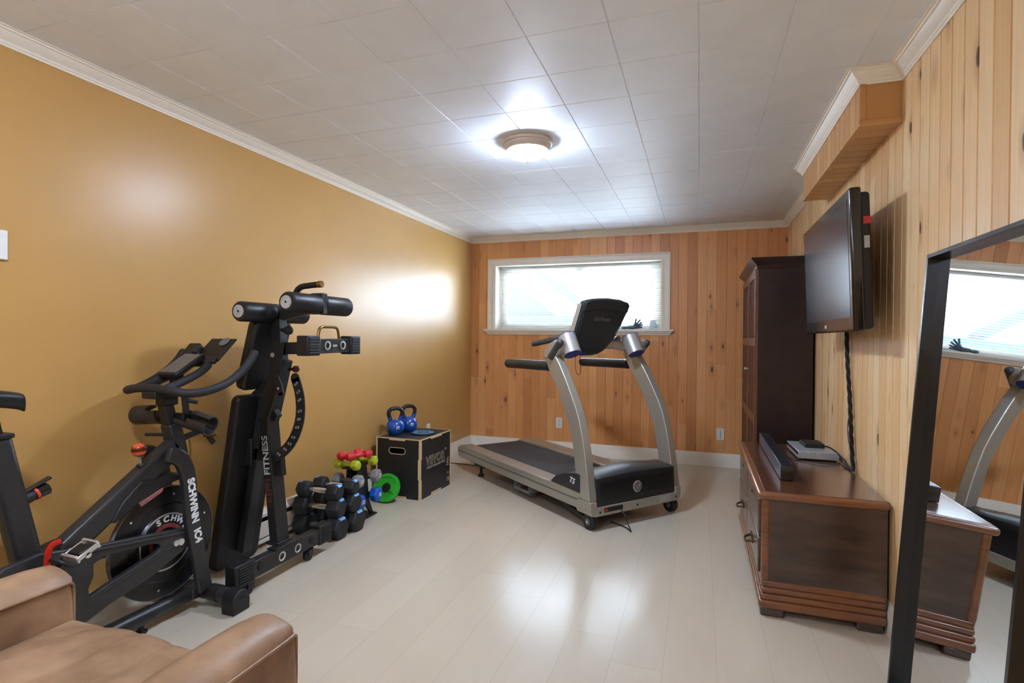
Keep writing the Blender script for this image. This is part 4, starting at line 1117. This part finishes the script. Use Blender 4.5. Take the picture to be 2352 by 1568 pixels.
# flywheel
fc = Vector((BX, 1.700, .345))
fw = bp('flywheel', MB().lathe([(.236, -.010), (.236, .010), (.232, .0115), (.165, .0115), (.160, .006), (.125, .006), (.118, .0145), (.04, .0145), (.04, -.0145), (.16, -.0115), (.232, -.0115)], fc, (1, 0, 0), 96), mat('flywheel_black', (24, 24, 25), rough=.3))
bp('rim_edge', MB().lathe([(.2345, .0118), (.2362, .0108), (.2362, -.0108), (.2345, -.0118), (.230, 0)], fc, (1, 0, 0), 96, True), M_grey, parent=fw)
bp('silver_ring', MB().lathe([(.121, .0146), (.121, .0158), (.114, .0158), (.114, .0146)], fc, (1, 0, 0), 72, True), M_alu, parent=fw)
bp('inner_ring', MB().lathe([(.078, .0146), (.078, .0156), (.060, .0156), (.060, .0146)], fc, (1, 0, 0), 60, True), mat('dull_red_ring', (140, 70, 66), rough=.4), parent=fw)
word = 'SCHWINN'
for k, chh in enumerate(word):
    a = R(112 - 21 * k); p = fc + Vector((.0150, -.096 * math.cos(PI - a) if False else .096 * math.cos(a), .096 * math.sin(a)))
    text(chh, .034, M_wtext, fw, p, (0, math.sin(a), -math.cos(a)), (0, math.cos(a), math.sin(a)), world=True, bold=.0016, sx=1.1)
bp('axle', MB().cyl(fc - Vector((.075, 0, 0)), fc + Vector((.075, 0, 0)), .012, n=18), M_chrome)
for k in range(6):
    a = R(20 + 60 * k); p = fc + Vector((.0117, .20 * math.cos(a), .20 * math.sin(a))); bp('rivet', MB().cyl(p, p + Vector((.002, 0, 0)), .005, n=12), M_chrome, parent=fw)
mb = MB(); mb.cyl(fc + Vector((.066, .02, 0)), fc + Vector((.078, .02, 0)), .014, n=18); bp('axle_nut', mb, M_chrome)
# magnet brake arm over the wheel
mb = MB(); mb.prism([(1.455, .507), (1.47, .500), (1.56, .548), (1.66, .590), (1.76, .606), (1.76, .628), (1.70, .640), (1.62, .632), (1.575, .640), (1.50, .575)], YZ(BX + .006), -.028, .032); bp('brake_housing', mb, M_plast, bev=.006)
mb = MB(); mb.prism([(1.57, .535), (1.66, .573), (1.665, .590), (1.56, .553)], YZ(BX + .034), -.010, .008); bp('magnet_carrier', mb, mat('dusty_pink', (150, 92, 92), rough=.5), bev=.002)
# resistance knob: marbled ball on a stem
mb = MB(); mb.rtube([(BX + .01, 1.622, .630), (BX + .01, 1.592, .706)], .030, .034, side=(1, 0, 0)); bp('knob_base', mb, bev=.003)
mb = MB(); mb.cyl((BX + .01, 1.588, .705), (BX + .01, 1.582, .738), .004, n=10); mb.build('knob_stem', M_chrome, bk, world=True)
mb = MB(); mb.sphere((BX + .01, 1.580, .762), .0275, 28); kb = bp('resistance_knob', mb, M_ball)
# seat tube, saddle and knob
mb = MB(); mb.rtube([(BX + .01, 1.205, .395), (BX + .01, 1.098, .895)], .058, .082, side=(1, 0, 0)); bp('seat_tube', mb, bev=.02, seg=4)
mb = MB(); mb.rtube([(BX + .01, 1.093, .88), (BX + .01, 1.070, 1.00)], .040, .055, side=(1, 0, 0)); bp('seat_post', mb, M_black, bev=.004)
bp('seat_clamp', MB().b2((BX - .03, 1.04, .890), (BX + .045, 1.140, .906)), M_plast, bev=.004)
mb = MB()
sp_ = [(1.192, .004, .998), (1.184, .018, 1.006), (1.165, .026, 1.014), (1.12, .032, 1.024), (1.05, .038, 1.032), (.99, .065, 1.034), (.94, .085, 1.038), (.90, .088, 1.044), (.875, .06, 1.048)]
V = []; Fq = []; nn_ = 12
for (y, w, z) in sp_:
    for k in range(nn_):
        a = 2 * PI * k / nn_; V.append((BX + w * math.cos(a), y, z + .024 * math.sin(a) - (.012 if math.sin(a) < 0 else 0)))
for i in range(len(sp_) - 1): Fq += [(i * nn_ + k, i * nn_ + (k + 1) % nn_, (i + 1) * nn_ + (k + 1) % nn_, (i + 1) * nn_ + k) for k in range(nn_)]
Fq += [tuple(reversed(range(nn_))), tuple(range((len(sp_) - 1) * nn_, len(sp_) * nn_))]
mb._add(V, Fq); bp('saddle', mb, M_pad, sub=2)
mb = MB(); mb.cyl((BX + .01, 1.16, .665), (BX + .01, 1.222, .682), .026, .017, 24); bp('knob_boot', mb, M_plast)
mb = MB(); mb.cyl((BX + .01, 1.215, .680), (BX + .01, 1.255, .692), .019, .022, 24); kn = bp('seat_knob', mb, M_chrome if False else M_tvb, bev=.004)
mb = MB(); mb.cyl((BX + .01, 1.213, .6795), (BX + .01, 1.221, .682), .0215, .0225, 24); bp('orange_ring', mb, M_orange, parent=kn)
mb = MB(); mb.bar((BX + .01, 1.18, .693), (BX + .01, 1.262, .728), .02, .010); bp('release_lever', mb, M_plast, bev=.003)
# belly shroud over the crank
mb = MB(); mb.tube([(BX, 1.17, .435), (BX, 1.24, .462), (BX, 1.30, .470), (BX, 1.36, .465)], .030, 16, sm=3); bp('shroud', mb, M_tvb)
# crank and pedals
bb = Vector((BX + .10, 1.150, .330))
bp('chainring_cover', MB().lathe([(.095, 0), (.105, .006), (.100, .016), (.04, .022), (0, .022)], (BX + .066, 1.150, .330), (1, 0, 0), 48), M_tvb)
def crank(s):
    x = BX + s * .105; e_ = Vector((x + s * .01, 1.150 + s * .112, .330 + s * .150))
    mb = MB(); mb.bar((x, 1.150, .330), e_, .016, .028, up=(1, 0, 0)); mb.cyl((x - s * .03, 1.15, .33), (x + s * .010, 1.15, .33), .020); bp('crank_arm', mb, M_tvb, bev=.004)
    px_ = x + s * .06
    mb = MB(); c = e_ + Vector((s * .055, 0, .010)); Rm = Euler((R(24), 0, 0)).to_matrix().to_4x4()
    for dy in (-.036, .036): mb.box(c + Rm @ Vector((0, dy, 0)), (.075, .010, .028), Rm)
    for dx in (-.036, .036): mb.box(c + Rm @ Vector((dx, 0, 0)), (.008, .078, .016), Rm)
    mb.cyl(e_, c + Vector((s * .04, 0, -.01)), .011, n=16); pdl = bp('pedal', mb, M_chrome, bev=.002); bp('pedal_body', MB().box(c, (.060, .045, .020), Rm), M_plast, parent=pdl, bev=.004)
    mb = MB(); mb.tube([c + Rm @ Vector(q) for q in ((-.034, -.040, -.018), (-.036, -.062, .0), (-.030, -.072, .022), (0, -.075, .030), (.030, -.072, .022), (.036, -.062, .0), (.034, -.040, -.018))], .006, 8, sm=3); bp('toe_cage', mb, M_plast, parent=pdl)
    if s > 0:
        mb = MB(); mb.tube([c + Vector(q) for q in ((-.055, -.030, .034), (-.06, -.050, .030), (-.062, -.062, .010), (-.062, -.066, -.04), (-.062, -.070, -.11))], .0105, 10, sm=3); bp('red_strap', mb, mat('glossy_red', (176, 28, 18), rough=.2), parent=pdl)
crank(1); crank(-1)
# handlebar: one continuous bent tube plus inner loop
hb_ = [(-1.955, 1.975, 1.150), (-1.955, 1.950, 1.118), (-1.955, 1.905, 1.074), (-1.955, 1.830, 1.028), (-1.960, 1.740, 1.000), (-1.990, 1.670, .992), (-2.06, 1.640, 1.003), (-2.17, 1.640, 1.010), (-2.28, 1.640, 1.003), (-2.345, 1.665, .992), (-2.378, 1.735, .997), (-2.385, 1.82, 1.030), (-2.385, 1.895, 1.078), (-2.385, 1.940, 1.120), (-2.385, 1.962, 1.150)]
mb = MB(); mb.tube(hb_, .0178, 16, sm=4); mb.sphere(hb_[0], .0178, 16); mb.sphere(hb_[-1], .0178, 16); bp('handlebar', mb, M_rubber)
mb = MB(); mb.tube([(-2.10, 1.640, 1.005), (-2.10, 1.72, 1.030), (-2.10, 1.80, 1.062), (-2.10, 1.845, 1.090), (-2.115, 1.862, 1.102), (-2.17, 1.868, 1.106), (-2.225, 1.862, 1.102), (-2.24, 1.845, 1.090), (-2.24, 1.80, 1.062), (-2.24, 1.72, 1.030), (-2.24, 1.640, 1.005)], .0175, 16, sm=4); bp('inner_loop', mb, M_rubber)
bp('stem_clamp', MB().b2((BX - .04, 1.625, .965), (BX + .04, 1.735, .997)), M_plast, bev=.006)
bp('stem_head', MB().b2((BX - .026, 1.675, .93), (BX + .026, 1.745, .99)), M_plast, bev=.006)
# console
def slab(c, d, ax, th): return MB().box(c, d, Euler((R(ax), 0, 0)).to_matrix().to_4x4())
cn = bp('console', slab((BX, 1.780, 1.098), (.115, .165, .024), 31, 0), M_plast, bev=.006)
bp('console_screen', slab((BX, 1.7735, 1.1095), (.10, .145, .003), 31, 0), mat('console_face', (92, 88, 86), rough=.35), parent=cn, bev=.001)
bp('console_bracket', MB().b2((BX - .02, 1.735, 1.01), (BX + .02, 1.775, 1.085)), M_plast, bev=.004)
th_ = bp('tablet_holder', slab((BX + .02, 1.935, 1.165), (.155, .150, .008), 43, 0), M_plast, bev=.003)
bp('holder_ledge', slab((BX + .02, 1.870, 1.118), (.16, .03, .018), 43, 0), M_plast, parent=th_, bev=.004)
mb = MB(); dd = Euler((R(43), 0, 0)).to_matrix() @ Vector((0, 0, 1)); cc = Vector((BX + .045, 1.966, 1.2035)); mb.lathe([(.026, 0), (.026, .0012), (.022, .0012), (.022, .0006), (0, .0006)], cc, dd, 36); bp('holder_emblem', mb, M_grey, parent=th_)
bp('holder_grip', slab((BX - .105, 1.885, 1.130), (.07, .17, .02), 48, 0), M_plast, bev=.012)
bp('holder_clip', slab((BX - .055, 1.905, 1.165), (.025, .05, .02), 40, 0), M_plast, bev=.004)
# dumbbell cradles on both sides of the post
for s in (1, -1):
    a_ = Vector((BX + s * .055, 1.735, .885)); b_ = Vector((BX + s * .20, 1.755, .845)) if s > 0 else Vector((BX + s * .21, 1.735, .872))
    mb = MB(); n = 18; V = []; Fq = []; d = (b_ - a_).normalized(); sd = d.cross(Vector((0, 0, 1))).normalized(); upv = sd.cross(d)
    for i, p in enumerate((a_, a_ + (b_ - a_) * .40, a_ + (b_ - a_) * .41, b_)):
        a0, a1 = (R(150), R(350)) if i < 2 else (R(55), R(380))
        for k in range(n + 1):
            t_ = a0 + (a1 - a0) * k / n
            for rr in (.043, .037): V.append(p + sd * rr * math.cos(t_) + upv * rr * math.sin(t_))
    m2 = 2 * (n + 1)
    for i in range(3):
        for k in range(n):
            for o2 in (0, 1):
                q = i * m2 + 2 * k + o2; Fq.append((q, q + 2, q + 2 + m2, q + m2))
    for i in (0, 3):
        for k in range(n): q = i * m2 + 2 * k; Fq.append((q, q + 1, q + 3, q + 2))
    for i in range(3):
        q = i * m2; Fq.append((q, q + 1, q + 1 + m2, q + m2)); q = i * m2 + 2 * n; Fq.append((q, q + 1, q + 1 + m2, q + m2))
    mb._add(V, Fq); bp('dumbbell_cradle', mb, M_satin)
bp('cradle_bracket', MB().box((BX, 1.745, .868), (.14, .03, .05)), M_plast, bev=.006)
bp('cradle_stay', MB().bar((BX + .035, 1.765, .98), (BX + .035, 1.775, .87), .01, .03, up=(0, 1, 0)), M_satin, bev=.003)
mb = MB(); mb.cyl((BX + .03, 1.78, .945), (BX + .07, 1.80, .935), .008, n=12); bp('locking_pin', mb, M_plast, bev=.003)
mb = MB(); mb.tube([(BX + .01, 1.77, .775), (BX + .03, 1.83, .795), (BX + .035, 1.87, .805)], .013, 12); mb.bar((BX + .035, 1.865, .80), (BX + .05, 1.905, .735), .012, .024, up=(0, 1, 0)); bp('height_lever', mb, M_plast, bev=.003)
mb = MB(); mb.cyl((BX - .02, 1.72, .80), (BX - .10, 1.69, .800), .007, n=12); bp('left_pin', mb, M_plast)
mb = MB(); mb.tube([(BX + .12, 1.80, .83), (BX + .13, 1.84, .80), (BX + .11, 1.86, .783), (BX + .05, 1.85, .777)], .004, 8, sm=4); bp('cable', mb, M_brass)
mb = MB(); mb.tube([(BX + .03, 1.795, .77), (BX + .03, 1.80, .70), (BX + .02, 1.79, .64)], .004, 8, sm=4); bp('cable', mb, M_brass)

# ------------------------------------------------------------------ dresser under the television
dr = thing('dresser', 'low glossy walnut dresser with rounded orange-brown edges and stepped plinth by the pine wall', 'dresser', (.50, 3.27, 0))
def dp(name, mb, m, **kw): return mb.build(name, m, kw.pop('parent', dr), world=True, **kw)
DX0, DX1, DY0, DY1 = .275, .755, 2.655, 3.90
dp('body', MB().b2((DX0, DY0, .10), (DX1, DY1, .53)), M_dres, smooth=False)
dp('corner_post', MB().b2((DX0 - .004, DY0 - .006, .155), (DX0 + .030, DY0 + .03, .525)), M_dedge, bev=.01, seg=3)
dp('corner_post', MB().b2((DX0 - .004, DY1 - .03, .155), (DX0 + .030, DY1 + .006, .525)), M_dedge, bev=.01, seg=3)
mb = MB(); mb.b2((DX0 - .022, DY0 - .020, .522), (DX1 + .004, DY1 + .020, .556)); dp('top_edge', mb, M_dedge, bev=.014, seg=4)
MBt = MB(); MBt.b2((DX0 + .010, DY0 + .004, .5555), (DX1 + .002, DY1 - .004, .5578)); dp('top_panel', MBt, M_dtop, bev=.0008)
for (z0, z1, o) in ((.128, .160, .002), (.101, .130, .005), (.073, .103, .009), (.036, .075, .014)):
    dp('plinth_moulding', MB().b2((DX0 - o, DY0 - o - .004, z0), (DX1 - .002, DY1 + o, z1)), M_dedge, bev=.012, seg=4)
for y0 in (DY0 - .008, DY1 - .082):
    for x0, x1 in ((DX0 - .006, DX0 + .09), (DX1 - .11, DX1 - .012)):
        ft = dp('foot', MB().b2((x0, y0, 0), (x1, y0 + .09, .038)), M_dres, bev=.008, seg=3)
# drawer fronts
for r_i, (z0, z1) in enumerate(((.175, .335), (.345, .512))):
    for y0, y1 in ((DY0 + .04, 3.27), (3.285, DY1 - .04)):
        d_ = dp('drawer', MB().b2((DX0 - .014, y0, z0), (DX0 + .01, y1, z1)), M_dres, bev=.006, seg=3)
        yc = (y0 + y1) / 2
        if r_i == 0:
            mb = MB()
            mb.tube([(DX0 - .012, yc - .045, .235), (DX0 - .040, yc - .035, .225), (DX0 - .048, yc, .220), (DX0 - .040, yc + .035, .225), (DX0 - .012, yc + .045, .235)], .006, 10, sm=3)
            mb.b2((DX0 - .018, yc - .052, .222), (DX0 - .013, yc + .052, .250)); dp('bail_pull', mb, mat('dark_bronze', (84, 68, 52), rough=.35, metal=.8), parent=d_)
        else:
            mb = MB(); mb.lathe([(.009, 0), (.008, .004), (.003, .004), (0, .001)], (DX0 - .014, yc, .47), (-1, 0, 0), 16); dp('keyhole', mb, M_dark, parent=d_)

# soundbar, cable box, adapter
sb = thing('soundbar', 'long narrow blue-black soundbar lying along the dresser top', 'soundbar', (.405, 3.37, .558), 0)
MB().b2((-.028, -.49, .002), (.028, .49, .072)).build('case', mat('soundbar_grey', (38, 46, 54), rough=.26, metal=.3), sb, bev=.003)
MB().b2((-.0295, -.485, .006), (-.0278, .485, .068)).build('front_grille', mat('grille_slate', (70, 84, 96), rough=.35, metal=.2), sb)
MB().b2((-.026, -.4925, .004), (.027, -.489, .070)).build('end_panel', M_tvb, sb, bev=.002)
MB().b2((.0275, -.05, .02), (.034, .03, .055)).build('port_recess', M_lgrey, sb)
for y in (-.40, .40): MB().b2((-.02, y - .02, 0), (.02, y + .02, .0025)).build('rubber_foot', M_rubber, sb)
cb = thing('cable_box', 'flat silver cable box on the dresser behind the soundbar', 'cable box', (.632, 3.585, .558), R(2))
MB().b2((-.103, -.165, .008), (.103, .165, .050)).build('case', mat('silver_case', (190, 196, 202), rough=.3, metal=.5), cb, bev=.003)
MB().b2((-.1045, -.160, .028), (-.1025, .160, .046)).build('front_window', mat('maroon_window', (64, 30, 28), rough=.2), cb)
for z in (.012, .018, .024): MB().b2((-.1045, -.160, z), (-.1025, .160, z + .003)).build('front_strip', M_alu, cb)
for x in (-.08, .08):
    for y in (-.14, .14): MB().cyl((x, y, 0), (x, y, .009), .010, n=16).build('rubber_foot', M_rubber, cb)
MB().cyl((-.03, -.1645, .030), (-.03, -.1665, .030), .006, n=16).build('screw', M_chrome, cb)
ad = thing('power_adapter', 'small matte black set-top adapter resting on the silver cable box', 'adapter', (.636, 3.60, .6082), R(4))
MB().b2((-.052, -.06, 0), (.052, .075, .026)).build('case', M_plast, ad, bev=.004)
cord('adapter_cable', 'black cable arching from the adapter to the back of the dresser', [(.686, 3.56, .622), (.712, 3.50, .622), (.735, 3.42, .604), (.745, 3.35, .58), (.750, 3.26, .564)], .0045, M_plast)
cord('video_cable', 'thicker black cable running behind the silver cable box', [(.738, 3.60, .585), (.752, 3.50, .580), (.752, 3.42, .572), (.750, 3.31, .566), (.748, 3.22, .564)], .0055, M_plast)
cord('speaker_wire', 'thin black wire curling over the dresser beside the cable box', [(.44, 3.52, .5625), (.50, 3.44, .5625), (.56, 3.37, .5625), (.64, 3.33, .564), (.70, 3.34, .5625), (.735, 3.38, .5625)], .002, M_plast)
# twisted cable bundle hanging from the television
cbl = thing('cable_bundle', 'twisted black cable bundle hanging from the television down to the dresser', 'cables', (.75, 3.30, .56))
for ph in (0, 2.1, 4.2):
    pts = []
    for k in range(41):
        q = k / 40; y = 3.352 - .165 * q ** 1.3 + .008 * math.sin(q * 9); z = 1.30 - .735 * q
        pts.append((.753 + .0065 * math.cos(ph + q * 26), y + .007 * math.sin(ph + q * 26), z))
    mb = MB(); mb.tube(pts, .0052, 8); mb.build('cable', M_plast, cbl, world=True)
mb = MB(); mb.tube([(.757, 3.27, .86), (.757, 3.325, .80), (.757, 3.32, .72), (.757, 3.26, .66), (.757, 3.20, .63), (.757, 3.185, .60)], .0022, 8, sm=5); mb.build('loose_loop', M_plast, cbl, world=True)

# ------------------------------------------------------------------ television
TW, TH = 1.04, .60
tilt = R(2.4)
tvM = Matrix.Translation((.604, 3.098, 1.272)) @ Euler((0, -tilt, 0)).to_matrix().to_4x4()
tv = thing('television', 'wall-mounted black flat television above the dresser', 'television', M=tvM)
MB().b2((0, -TW / 2, 0), (.045, TW / 2, TH)).build('bezel', M_tvb, tv, bev=.010, seg=4)
MB().b2((.030, -TW / 2 + .006, .008), (.078, TW / 2 - .006, TH - .02)).build('back_shell', M_plast, tv, bev=.016, seg=4)
MB().b2((.075, -TW / 2 + .10, .05), (.098, TW / 2 - .10, .42)).build('rear_hump', M_plast, tv, bev=.014, seg=3)
mb = MB(); mb.b2((-.0012, -TW / 2 + .038, .062), (.001, TW / 2 - .038, TH - .04)); mb.build('screen', M_screen, tv)
MB().b2((-.0015, -.018, .022), (0, .018, .038)).build('maker_badge', M_lgrey, tv, bev=.002)
MB().b2((.050, -TW / 2 + .0045, .445), (.076, -TW / 2 + .0075, .475)).build('red_port', mat('red_port', (190, 50, 46), rough=.4), tv)
MB().b2((.050, -TW / 2 + .0045, .345), (.070, -TW / 2 + .0075, .395)).build('side_sticker', M_lgrey, tv)
mb = MB(); mb.b2((.097, -.14, .16), (.104, .14, .44)); mb.build('mount_plate', M_black, tv, bev=.002)
mb = MB(); mb.b2((.103, -.05, .24), (.150, .05, .36)); mb.build('mount_arm', M_black, tv, bev=.002)

# ------------------------------------------------------------------ armoire
am = thing('armoire', 'tall dark mahogany armoire with glazed front doors and a crown cornice', 'armoire', (.58, 4.85, 0))
def ap(name, mb, m, **kw): return mb.build(name, m, kw.pop('parent', am), world=True, **kw)
AX0, AX1, AY0, AY1, AZ = .400, .752, 4.258, 5.42, 1.765
ap('carcass', MB().b2((AX0, AY0, .04), (AX1, AY1, AZ)), M_arm, smooth=False)
mb = MB()
loop = [(AX1 + .004, AY0), (AX0 - .006, AY0), (AX0 - .006, AY1), (AX1 + .004, AY1)]
prof = [(0, -.016), (.006, -.016), (.008, 0), (.012, .012), (.045, .045), (.050, .060), (0, .060)]
sweep_crown(mb, list(reversed([(x, y) for x, y in loop])) if False else [(AX1 + .004, AY1), (AX0 - .006, AY1), (AX0 - .006, AY0), (AX1 + .004, AY0)], prof, AZ)
mb.b2((AX0 - .004, AY0 + .002, AZ), (AX1 + .003, AY1 - .002, AZ + .058)); ap('cornice', mb, M_arm)
ap('plinth', MB().b2((AX0 - .008, AY0 - .006, 0), (AX1, AY1 + .006, .07)), M_arm, bev=.004)
for y0, y1, hs in ((AY0 + .006, (AY0 + AY1) / 2 - .003, 1), ((AY0 + AY1) / 2 + .003, AY1 - .006, -1)):
    f = MB(); x0, x1 = AX0 - .022, AX0 - .001; st_ = .050
    f.b2((x0, y0, .09), (x1, y0 + st_, 1.745)); f.b2((x0, y1 - st_, .09), (x1, y1, 1.745))
    for za, zb in ((.09, .16), (.62, .69), (1.19, 1.25), (1.69, 1.745)): f.b2((x0, y0 + st_, za), (x1, y1 - st_, zb))
    for k in (1, 2, 3):
        yk = y0 + st_ + (y1 - y0 - 2 * st_) * k / 4; f.b2((x0 + .004, yk - .010, .16), (x1, yk + .010, 1.69))
    door = ap('door', f, M_armf, smooth=False)
    for za, zb in ((.16, .62), (.69, 1.19), (1.25, 1.69)):
        ap('pane', MB().b2((AX0 - .010, y0 + st_, za), (AX0 - .006, y1 - st_, zb)), M_dglass, parent=door, smooth=False)
    yk = y1 - st_ / 2 if hs > 0 else y0 + st_ / 2
    mb = MB(); mb.cyl((x0, yk, 1.0), (x0 - .016, yk, 1.0), .008, n=16); mb.sphere((x0 - .018, yk, 1.0), .010, 14); ap('knob', mb, M_alu, parent=door)

# ------------------------------------------------------------------ leaning mirror
MW, MH = .70, 1.527
lean = math.atan2(.098, MH)
mrM = Matrix.Translation((.662, 2.20 - MW / 2, 0.002)) @ Euler((0, math.asin(.102 / MH), 0)).to_matrix().to_4x4()
mr = thing('floor_mirror', 'tall black-framed mirror leaning against the pine wall', 'mirror', M=mrM)
FD, FW = .036, .014
for a, b, nm in (((0, -MW / 2, 0), (0, -MW / 2 + FW, MH), 0), ((0, MW / 2 - FW, 0), (0, MW / 2, MH), 0), ((0, -MW / 2 + FW, MH - FW), (0, MW / 2 - FW, MH), 1), ((0, -MW / 2 + FW, 0), (0, MW / 2 - FW, FW), 1)):
    MB().b2((-FD, a[1], a[2]), (.004, b[1], b[2])).build('frame_rail', M_frame, mr, bev=.001)
MB().b2((-.004, -MW / 2 + .008, .008), (-.001, MW / 2 - .008, MH - .008)).build('glass', M_mirror, mr, smooth=False)
MB().b2((-.001, -MW / 2 + .004, .004), (.003, MW / 2 - .004, MH - .004)).build('backing', M_black, mr, smooth=False)

# ------------------------------------------------------------------ armchair
ch = thing('armchair', 'brown leather armchair with broad padded arms in the near left corner', 'armchair', (-1.36, .62, 0))
def arm(x0, x1, crown):
    n = 10; prof = [(x0, .10), (x1, .10)]
    ys = [.10, .25, .45, .65, .85, .98, 1.03, 1.045]
    mb = MB(); V = []; Fq = []
    sec = 16
    for j, y in enumerate(ys):
        inset = 0 if j < 6 else (.006 if j == 6 else .022)
        top = .541 + .004 * math.sin(y * 9)
        pts = [(x0 + inset, .06), (x0 + inset, .25), (x0 + inset - .004, .42), (x0 + inset + .002, top - .012 - inset * .3)]
        for k in range(1, 7):
            q = k / 7; pts.append((x0 + (x1 - x0) * q * (1 - 0) , top + crown * math.sin(q * PI) - inset * .8))
        pts += [(x1 - inset - .002, top - .012 - inset * .3), (x1 - inset + .004, .42), (x1 - inset, .25), (x1 - inset, .06)]
        m0 = len(pts)
        for (x, z) in pts: V.append((x, y, z))
    for j in range(len(ys) - 1): Fq += [(j * m0 + k, j * m0 + (k + 1) % m0, (j + 1) * m0 + (k + 1) % m0, (j + 1) * m0 + k) for k in range(m0)]
    Fq += [tuple(reversed(range(m0))), tuple(range((len(ys) - 1) * m0, len(ys) * m0))]
    mb._add(V, Fq); a_ = mb.build('arm', M_leather, ch, world=True, bev=.006, seg=2)
    # piped seams along both top edges and down the front
    for x, sg in ((x0 + .001, -1), (x1 - .001, 1)):
        mb = MB(); mb.tube([(x, .12, .533), (x, .5, .535), (x, .9, .533), (x, 1.0, .533), (x - sg * .006, 1.030, .528), (x - sg * .012, 1.040, .49), (x - sg * .012, 1.040, .30), (x - sg * .012, 1.040, .10)], .0042, 8, sm=3)
        mb.build('seam_piping', M_leather, a_, world=True)
    return a_
arm(-1.835, -1.665, .030); arm(-1.045, -.885, .030)
mb = MB(); nx, ny = 56, 60; V = []; Fq = []
for i in range(nx + 1):
    for j in range(ny + 1):
        u = i / nx; v = j / ny; x = -1.668 + .626 * u; y = .26 + .775 * v
        ed = min(u, 1 - u, 1.2 * (1 - v), .5); z = .425 + .030 * (1 - math.exp(-ed * 14))
        wv_ = math.sin(26 * u - 9 * v + 2.2 * math.sin(5 * v + 3 * u)); z += (.006 * math.sin(9 * u + 3 * math.sin(4 * v)) - .010 * max(0, wv_ - .35) ** 1.5) * math.sin(PI * u)
        y += .012 * math.sin(PI * u) * v
        V.append((x, y, z))
for i in range(nx):
    for j in range(ny): q = i * (ny + 1) + j; Fq.append((q, q + ny + 1, q + ny + 2, q + 1))
m0 = len(V)
per = [i * (ny + 1) for i in range(nx + 1)] + [nx * (ny + 1) + j for j in range(1, ny + 1)] + [i * (ny + 1) + ny for i in range(nx - 1, -1, -1)] + [j for j in range(ny - 1, 0, -1)]
for q in per: V.append((V[q][0], V[q][1] + (.004 if V[q][1] > 1.0 else 0), .30))
for k in range(len(per)): Fq.append((per[k], per[(k + 1) % len(per)], m0 + (k + 1) % len(per), m0 + k))
mb._add(V, Fq); mb.build('seat_cushion', M_leather, ch, world=True, sub=1)
MB().b2((-1.664, .15, .07), (-1.046, 1.012, .31)).build('base', M_leather, ch, world=True, bev=.012, seg=3)
MB().b2((-1.830, .02, .08), (-.890, .25, .66)).build('backrest', M_leather, ch, world=True, bev=.04, seg=5)
for x in (-1.79, -.93):
    for y in (.08, .98): MB().b2((x - .025, y - .025, 0), (x + .025, y + .025, .075)).build('leg', M_arm, ch, world=True, bev=.003)

# ------------------------------------------------------------------ things on the window sill
gv = thing('work_glove', 'slate grey work glove lying on the window sill with fingers pointing up', 'glove', (-.66, YB + .03, 1.3345))
mb = MB(); mb.sphere((0, 0, .020), .032, 20, (1.9, .9, .6)); pm = mb.build('palm', M_glove, gv)
for i, (dx, dz, L) in enumerate(((.10, .085, 1), (.115, .060, 1), (.12, .035, 1), (.115, .012, .9), (.05, .095, .8))):
    mb = MB(); s0 = Vector((.005 + i * .004, -.01 + i * .005, .022)); e_ = Vector((.0 + dx * .85, -.012 + i * .006, dz * 1.0 + .010))
    mb.tube([s0, (s0 + e_) / 2 + Vector((0, 0, -.006)), e_], [.0105, .0085], 10, sm=3); mb.sphere(e_, .0086, 10); mb.build('finger', M_glove, gv)
mb = MB(); mb.sphere((-.075, 0, .016), .026, 18, (1.3, 1.0, .58)); mb.build('cuff', M_glove, gv)
jr = MB().lathe([(0, 0), (.030, 0), (.033, .006), (.033, .085), (.028, .095), (0, .098)], (-.455, YB + .088, 1.3345), (0, 0, 1), 32).build('jar', M_jar)
tag(jr, 'pale blue jar on the right end of the window sill', 'jar')
